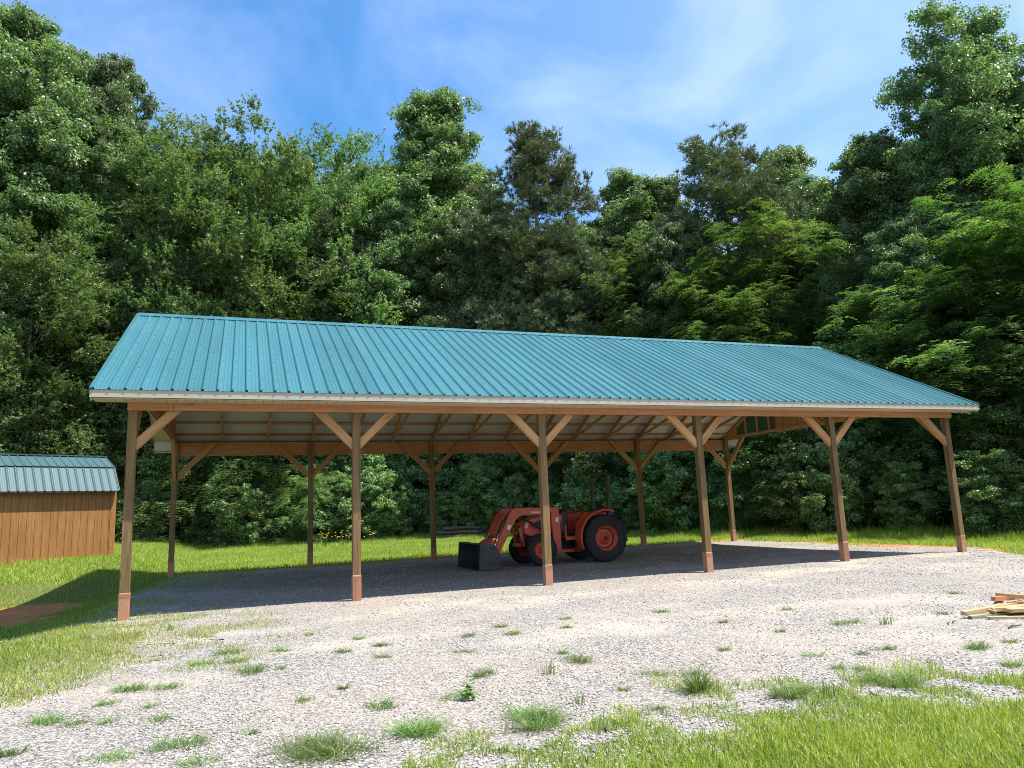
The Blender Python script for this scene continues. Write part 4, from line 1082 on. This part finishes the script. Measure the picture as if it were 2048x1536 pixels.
    me = bpy.data.meshes.new('trunk'); me.from_pydata(m.v, [], m.f); me.materials.append(MAT[bk]); me.polygons.foreach_set('use_smooth', [True]*len(m.f)); me.update()
    t.trunk = me; t.crown = np_mesh('crown', V, F, MAT[mat], attr={'tint': T}); t.n = len(F)
    return t
cone = lambda t: (1-t)**.85*min(1, (t+.10)*4)
point = lambda t: min(1, (1-t)*1.05+.02)**.8*min(1, (t+.15)*3)
dome = lambda t: math.sqrt(max(.02, 1-(t*1.0)**2.2))*min(1, (t+.15)*2.5)
full = lambda t: min(1, (1-t)*1.9+.10)*min(1, .55+t*1.5)
SP = {
 'poplar1': make_tree(11, 28, 4.9, 'broad', .44, full, 132, 8, 112, (.150, .12), trunk_r=.27),
 'poplar4': make_tree(19, 29, 6.4, 'broad', .30, point, 176, 8, 96, (.150, .12), trunk_r=.30),
 'poplar5': make_tree(15, 26, 4.3, 'broad', .60, dome, 74, 8, 105, (.150, .12), trunk_r=.26, gap=.12),
 'poplar2': make_tree(12, 27, 4.9, 'broad', .34, cone, 132, 8, 112, (.150, .12), trunk_r=.27),
 'poplar3': make_tree(13, 26, 4.6, 'broad', .46, dome, 96, 7, 105, (.135, .11), gap=.38, stems=2),
 'fine1': make_tree(21, 18, 5.6, 'fine', .22, dome, 84, 8, 110, (.13, .055), .75, 3, 'leaf_fine', lobe=1.1),
 'fine2': make_tree(22, 15, 5.0, 'fine', .10, dome, 80, 8, 110, (.13, .055), .5, 2, 'leaf_fine', lobe=1.1),
 'pine1': make_tree(31, 18, 4.6, 'pine', .30, lambda t: (1-t)**.62*min(1, .6+t*2), 60, 7, 150, (.26, .029), .30, 1, 'leaf_pine', 'barkpine', .90, trunk_r=.30),
 'pine2': make_tree(32, 16, 3.0, 'pine', .45, dome, 44, 7, 150, (.26, .030), .35, 1, 'leaf_pine', 'barkpine', .9, gap=.15),
 'frond1': make_tree(41, 14, 4.8, 'frond', .16, dome, 66, 7, 112, (.17, .06), .6, 2, 'leaf_bright', lobe=1.15),
 'frond2': make_tree(42, 11, 4.4, 'frond', .05, full, 62, 7, 112, (.17, .06), .45, 2, 'leaf_bright', lobe=1.15),
 'shrub1': make_tree(51, 5.5, 2.5, 'broad', .03, full, 46, 6, 70, (.14, .115), .5, 4, 'leaf_shrub', lobe=.75, trunk_r=.06),
 'shrub2': make_tree(52, 4.2, 2.3, 'frond', .02, full, 40, 6, 70, (.13, .05), .4, 4, 'leaf_shrub', lobe=.75, trunk_r=.05),
 'shrub3': make_tree(53, 7.5, 2.6, 'broad', .05, dome, 56, 6, 70, (.14, .115), .5, 3, 'leaf_shrub', lobe=.8, trunk_r=.08, gap=.1),
}
print('leaf faces', {k: v.n for k, v in SP.items()})
NAMEOF = {'poplar': 'broadleaf_tree', 'fine': 'feathery_tree', 'pine': 'pine_tree', 'frond': 'compound_leaf_tree', 'shrub': 'shrub'}
def plant(sp, x, y, H, label, group, wide=1.0, rz=None, tilt=None):
    s = SP[sp]; k = sp.rstrip('12345'); z = float(height(x, y))
    e = empty(NAMEOF[k], (x, y, z-.03), random.random()*6.28 if rz is None else rz, label, 'shrub' if k == 'shrub' else 'tree', group)
    sc_ = H/s.H; sw = sc_*wide; e.scale = (sw, sw, sc_)
    if tilt: e.rotation_euler = (tilt[0], tilt[1], e.rotation_euler[2])
    link('trunk', s.trunk, e); link('crown', s.crown, e)
    return e
def tree_at(u, vtop, D, sp, label, group='trees at the forest edge', wide=1.0):
    dx, dy, s = bearing(u, vtop)
    t = np.arange(15, 90, .25); ed_ = edge_dist(CAM[0]+dx*t, CAM[1]+dy*t); De = t[np.argmax(ed_ > 0)]
    off = (D-33)*.75 if u < 1500 else (D-24)*.75
    D = De+max(6.5 if u > 1250 else 5.6, off+1.5)
    x, y = CAM[0]+dx*D, CAM[1]+dy*D
    H = (CAM[2]+s*D-float(height(x, y)))*.965
    k = wide*SP[sp].H/H if False else wide
    return plant(sp, x, y, H, label, group, k)
TREES = [
 (55, 22, 44, 'poplar1', 'tallest broadleaf tree at the far left of the woods', .95),
 (-60, 60, 44, 'poplar2', 'tall broadleaf tree cut off by the left side of the view', 1.0),
 (160, 92, 45, 'poplar2', 'tall broadleaf tree just right of the tallest one at the far left', .9),
 (238, 105, 43, 'poplar1', 'tall dark broadleaf tree right of the left group, above the barn roof corner', .62),
 (375, 238, 38, 'fine1', 'airy fine-leaved tree with forked stems behind the left end of the barn roof', .85),
 (510, 240, 39, 'fine1', 'light green fine-leaved tree with rounded crown, right of its forked neighbour', .9),
 (620, 300, 41, 'fine2', 'fine-leaved tree between the light rounded crown and the pointed broadleaf', .8),
 (650, 292, 52, 'poplar3', 'distant broadleaf tree peeking over the fine-leaved crowns', .8),
 (730, 325, 50, 'poplar1', 'distant broadleaf tree left of the pointed crown', .8),
 (60, 475, 33, 'fine2', 'near fine-leaved tree above the shed', 1.0),
 (190, 560, 34, 'fine2', 'lower fine-leaved tree right of the one above the shed', .8),
 (862, 172, 41, 'poplar4', 'broad pointed broadleaf tree, highest crown in the middle of the picture', 1.05),
 (940, 330, 46, 'poplar1', 'broadleaf tree filling behind the right flank of the pointed crown', .8),
 (775, 380, 37, 'poplar5', 'lower broadleaf tree in front of the pointed crown', .95),
 (1075, 238, 38, 'pine1', 'tall pine with open dark limbs standing behind the middle of the barn', 1.0),
 (1175, 470, 35, 'pine2', 'shorter pine right of the tall pine', 1.1),
 (1100, 560, 32, 'pine2', 'small yellowish pine just above the barn ridge', 1.2),
 (1245, 342, 44, 'poplar1', 'light broadleaf tree right of the tall pine', 1.0),
 (1320, 350, 45, 'poplar1', 'round-topped broadleaf tree left of the dark pine', .85),
 (1442, 270, 44, 'pine2', 'dark pine rising above the woods right of centre', 1.05),
 (1532, 296, 46, 'poplar2', 'broadleaf tree right behind the dark pine', 1.0),
 (1610, 352, 44, 'poplar1', 'broadleaf tree at the dip in the skyline before the right group', 1.1),
 (1490, 425, 34, 'frond1', 'bright green compound-leaved tree above the right part of the roof', 1.1),
 (1265, 480, 36, 'frond1', 'yellow-green compound-leaved tree above the middle right of the roof', .8),
 (1350, 440, 37, 'poplar5', 'mid-height broadleaf tree between two bright trees above the roof', .8),
 (1745, 262, 36, 'poplar1', 'broad leafy tree left of the tallest right-hand crown', 1.15),
 (1850, 300, 35, 'poplar2', 'leafy tree below the tallest crown at the right', 1.1),
 (1868, 48, 38, 'poplar3', 'tallest tree at the right with an open ragged crown', .95),
 (2010, 92, 39, 'poplar3', 'second tallest ragged tree at the right edge', .75),
 (2120, 150, 40, 'poplar1', 'tall broadleaf tree cut off by the right side of the view', 1.0),
 (2045, 330, 28, 'frond1', 'near yellow-green compound-leaved tree at the right edge', 1.1),
 (1800, 560, 26, 'frond2', 'dark lower tree overhanging the right end of the barn', 1.0),
 (1950, 520, 25, 'frond2', 'dark bushy tree at the right beyond the last post', 1.15),
 (1680, 600, 27, 'frond2', 'low leafy tree just above the right ridge end of the roof', .95),
 (2100, 480, 24, 'frond2', 'dense low tree just beyond the right side of the view', 1.2),
 (440, 430, 37, 'poplar5', 'shaded tall-trunked tree under the fine-leaved crowns', .9),
 (570, 575, 35, 'frond2', 'yellow-green understory tree above the left part of the roof', .9),
 (290, 420, 37, 'poplar5', 'mid-height broadleaf tree behind the left roof corner', .9),
 (690, 400, 37, 'poplar5', 'tall-trunked dark broadleaf tree above the left middle of the roof', .9),
 (915, 430, 36, 'poplar5', 'tall-trunked dark broadleaf tree below the pointed crown', .9),
 (1010, 420, 38, 'poplar5', 'dark broadleaf tree left behind the tall pine trunk', .8),
 (1580, 480, 36, 'poplar2', 'dark broadleaf tree right of the bright compound-leaved one', .95),
 (1690, 450, 33, 'poplar1', 'dark leafy tree above the right end of the ridge', 1.0),
 (1800, 430, 31, 'poplar1', 'dark leafy tree filling the middle of the right-hand woods', 1.0),
 (100, 300, 41, 'poplar1', 'full broadleaf tree below the tallest crowns at the far left', 1.0),
 (200, 330, 40, 'poplar2', 'leafy tree left of the forked fine-leaved tree', .95),
 (-40, 380, 36, 'poplar1', 'leafy tree hanging in from the left side of the view', 1.0),
]
for t_ in TREES: tree_at(*t_[:5], wide=t_[5])
# deeper woods: mostly hidden trees
rb = random.Random(5)
for k in range(46):
    u = -250+2550*(k+rb.random())/46; dx, dy, s = bearing(u, 500)
    D = rb.uniform(60, 76) if u < 1500 else rb.uniform(48, 64)
    x, y = CAM[0]+dx*D, CAM[1]+dy*D
    H = rb.uniform(20, 25) if u < 1500 else rb.uniform(17, 22)
    plant(rb.choice(['poplar1', 'poplar2', 'poplar3', 'pine1', 'poplar1']), x, y, H, 'tall tree deep in the woods, mostly hidden behind the front row', 'trees deep in the woods', 1.15)
# shrubs along the edge
SL_ = ['leafy shrub at the forest edge behind the barn', 'low feathery shrub at the forest edge behind the barn', 'tall slender bush at the forest edge behind the barn']
cum = np.concatenate([[0], np.cumsum(np.linalg.norm(np.diff(EDGE, axis=0), axis=1))])
def edge_pt(s, off):
    x = np.interp(s, cum, EDGE[:, 0]); y = np.interp(s, cum, EDGE[:, 1]); x2 = np.interp(s+.5, cum, EDGE[:, 0]); y2 = np.interp(s+.5, cum, EDGE[:, 1])
    tx_, ty_ = x2-x, y2-y; L = math.hypot(tx_, ty_)+1e-9; return x-ty_/L*off, y+tx_/L*off
s = 30.0; k = 0
place = lambda x: 'left of the barn' if x < 0 else ('behind the barn' if x < 18.5 else 'right of the barn')
while s < cum[-1]-28:
    for off, hs in ((.6, (2.2, 4.2)), (2.8, (4.2, 6.5)), (5.6, (6.0, 9.0))):
        x, y = edge_pt(s+rb.uniform(-.8, .8), off+rb.uniform(-.5, .7))
        j = rb.choice([0, 1, 2, 0]) if off < 3 else rb.choice([0, 2, 2])
        H = rb.uniform(*hs)
        if x > 17.5: H = H*.9
        nm = ['low leafy shrub', 'feathery low shrub', 'tall leafy bush'][j]
        row = {.6: 'in the front row of the forest edge', 2.8: 'in the second row of the forest edge', 5.6: 'in the shade of the woods'}[off]
        plant(['shrub1', 'shrub2', 'shrub3'][j], x, y, H, '%s %s %s' % (nm, row, place(x)), 'shrubs along the forest edge', rb.uniform(.85, 1.15)*(1.0 if j != 2 else 1.2))
    s += 2.5; k += 1
# far undergrowth: one mass closing the view under the crowns
def mass():
    rr = np.random.default_rng(99); n = 120000
    u = rr.uniform(-500, 2500, n); D = np.where(u < 1300, rr.uniform(56, 74, n), rr.uniform(46, 64, n))
    d = CF[None]+((u-1024)/FPX)[:, None]*CR[None]; hh = np.hypot(d[:, 0], d[:, 1])
    x = CAM[0]+d[:, 0]/hh*D; y = CAM[1]+d[:, 1]/hh*D
    top = 5.5+5*fbm(N1, x*.25, y*.25); z = top*rr.random(n)**.8
    pos = np.stack([x, y, z], 1); nr = unit(rr.normal(0, .6, (n, 3))+np.array([0, -.3, .8])); tn = unit(rr.normal(0, 1, (n, 3)))
    sz = .38*(.6+.8*rr.random(n))
    V, F, T = leaves(pos, nr, tn, sz, sz*.7, rr.random(n)*.5)
    return np_mesh('forest_undergrowth', V, F, MAT['leaf_shrub'], attr={'tint': T})
tag(link('forest_undergrowth', mass()), 'dark leafy undergrowth far back between the trunks', 'undergrowth', kind='stuff')

# ------------------------------------------------------------------ flowers, log pile, broad weed, lumber
def flower_plant(x, y, n, label):
    e = empty('flowering_plant', (x, y, float(height(x, y))), 0, label, 'flowers', 'yellow wildflowers at the edge of the woods')
    st = MB(); fl = MB()
    for k in range(n):
        a, b, h_ = random.gauss(0, .25), random.gauss(0, .2), random.uniform(.4, .75)
        st.tube([(a*.5, b*.5, 0), (a*.8, b*.8, h_*.6), (a, b, h_)], .006, 4)
        c = Vector((a, b, h_)); ring = [c+Vector((math.cos(t)*.04, math.sin(t)*.04-.01, .008*math.cos(3*t))) for t in [2*PI*q/8 for q in range(8)]]
        fl.add([c+Vector((0, -.01, .015))]+ring, [(0, 1+q, 1+(q+1) % 8) for q in range(8)])
    st.build('stem', MAT['leaf_shrub'], e); fl.build('petals', MAT['flower'], e)
for (u, v, n, lb) in ((650, 1096, 16, 'yellow wildflowers left of the second front post, at the edge of the woods'), (690, 1094, 14, 'yellow wildflowers just beside the second front post, at the edge of the woods'), (742, 1092, 9, 'few yellow wildflowers right of the second front post')):
    x, y = survey(u, v, .06); flower_plant(x, y, n, lb)
# logs behind the tractor
lx, ly = 12.9, 25.6
LG = [(0, 0, .14, 0, 2.6, .13), (.3, .30, .13, .05, 2.8, .12), (-.2, -.28, .12, -.06, 2.4, .11), (.1, .15, .36, .02, 2.5, .12), (-.1, -.14, .34, -.04, 2.2, .10), (.2, .02, .56, .06, 2.0, .10), (-.5, .4, .32, .12, 1.9, .08)]
for k, (a, b, c, rz, L, r) in enumerate(LG):
    m = MB(); pts = [(-L/2, 0, 0), (-L/6, .03, .02), (L/6, -.02, .03), (L/2, .02, .0)]
    m.tube(pts, [r, r*.96, r*.9, r*.8], 10)
    o = m.build('log', MAT['log'], None); o.location = (lx+a, ly+b, c+float(height(lx, ly))); o.rotation_euler = (0, 0, -.35+rz)
    tag(o, ['thick weathered log at the bottom middle of the pile behind the tractor', 'weathered log at the bottom back of the pile behind the tractor', 'weathered log at the bottom front of the pile behind the tractor',
            'weathered log in the middle layer, rear, of the pile behind the tractor', 'weathered log in the middle layer, front, of the pile behind the tractor', 'topmost log of the pile behind the tractor', 'thin log lying at the rear left of the pile behind the tractor'][k], 'log', 'logs piled behind the tractor')
# broad leaved weed
x, y = survey(937, 1402, 0)
e = empty('broadleaf_weed', (x, y, float(height(x, y))), 0, 'single upright broad-leaved weed with heart-shaped leaves in the gravel', 'weed')
st = MB(); st.tube([(0, 0, 0), (.01, 0, .07), (-.01, .01, .14)], [.004, .003, .002], 5); st.build('stem', MAT['weed'], e)
n = 26; rr = np.random.default_rng(3); zz = .02+.13*rr.random(n); az = rr.random(n)*6.28
pos = np.stack([np.cos(az)*.045, np.sin(az)*.045, zz], 1); tn = unit(np.stack([np.cos(az), np.sin(az), np.full(n, .1)], 1)); nr = unit(rr.normal(0, .25, (n, 3))+[0, -.2, 1])
V, F, T = leaves(pos, nr, tn, np.full(n, .06), np.full(n, .045), rr.random(n)); link('leaf_cluster', np_mesh('leaf_cluster', V, F, MAT['weed'], attr={'tint': T}), e)
# scrap lumber pile at the right
px_, py_ = survey(1925, 1243, 0.02)
AX = Vector((CR[0], CR[1], 0)).normalized(); BX = Vector((-AX.y, AX.x, 0)); P0 = Vector((px_, py_, float(height(px_, py_))))
BD = [  # along, back, z  ->  along, back, z ; width, thick, material, label
 ((.00, .05, .030), (.62, .22, .045), .085, .030, 'greenwood', 'greenish board lying lowest at the left tip of the scrap lumber pile'),
 ((.18, -.02, .020), (.98, -.16, .020), .090, .034, 'scrap', 'short board on the gravel under the front of the scrap lumber pile'),
 ((.70, -.12, .045), (1.75, -.25, .050), .12, .085, 'scrap', 'thick block-ended timber at the lower front of the scrap lumber pile'),
 ((.50, .28, .030), (1.80, .34, .030), .14, .036, 'greenwood', 'hidden grey-green board at the base of the scrap lumber pile'),
 ((-.02, .12, .075), (.85, .30, .170), .085, .040, 'scrap', 'long tan board sloping up from the left tip of the scrap lumber pile'),
 ((.32, .16, .110), (1.70, .12, .175), .14, .034, 'scrap', 'wide tan board across the middle of the scrap lumber pile'),
 ((.42, .02, .115), (1.60, -.10, .150), .15, .032, 'scrap', 'pale wide board at the front of the scrap lumber pile'),
 ((.46, .30, .235), (1.75, .42, .270), .085, .040, 'beam', 'reddish board on top at the back of the scrap lumber pile'),
 ((.54, .34, .290), (1.15, .02, .215), .050, .034, 'scrap', 'thin stick lying crosswise on top of the scrap lumber pile'),
 ((.30, .10, .090), (.60, .40, .190), .070, .030, 'scrap', 'short splintered offcut in the scrap lumber pile'),
]
for k, (a, b, wd_, th_, mt, lb) in enumerate(BD):
    zz_ = lambda q: .018+(q-.02)*.78
    A_ = P0+AX*(a[0]+.12)+BX*a[1]+Vector((0, 0, zz_(a[2]))); B_ = P0+AX*(b[0]+.12)+BX*b[1]+Vector((0, 0, zz_(b[2])))
    mid = (A_+B_)/2; m = MB(); m.beam(A_-mid, B_-mid, wd_*.95, th_*1.2)
    # ragged ends
    for q in range(8):
        v = Vector(m.v[q]); m.v[q] = tuple(v+(B_-A_).normalized()*random.uniform(-.025, .025))
    o = m.build('scrap_board', MAT[mt], None); o.location = mid; tag(o, lb, 'board', 'boards of the scrap lumber pile')
# fallen bark bits and twigs on the gravel near the pile
for k, (u, v, L) in enumerate(((2030, 1262, .18), (1908, 1252, .04), (1897, 1255, .035), (1215, 1468, .10), (1745, 1399, .09))):
    x, y = survey(u, v, 0); m = MB(); pts = [(-L/2, 0, 0), (-L*.1, L*.12, .012), (L/2, -.02, .02)]
    m.tube(pts, [.008, .010, .005], 6)
    if L > .1: m.tube([(0, .01, .01), (L*.25, L*.3, .03)], [.006, .003], 5)
    o = m.build('twig', MAT['log'], None); o.location = (x, y, float(height(x, y))+.014); o.rotation_euler = (0, 0, .4*k)
    tag(o, ['forked twig on the gravel just below the scrap lumber pile', 'dark bark bit on the gravel left of the scrap lumber pile, right one of two', 'dark bark bit on the gravel left of the scrap lumber pile, left one of two', 'small twig in the gravel beside the lawn corner', 'small twig in the gravel among the grass clumps above the lawn'][k], 'twig', 'twigs on the gravel')
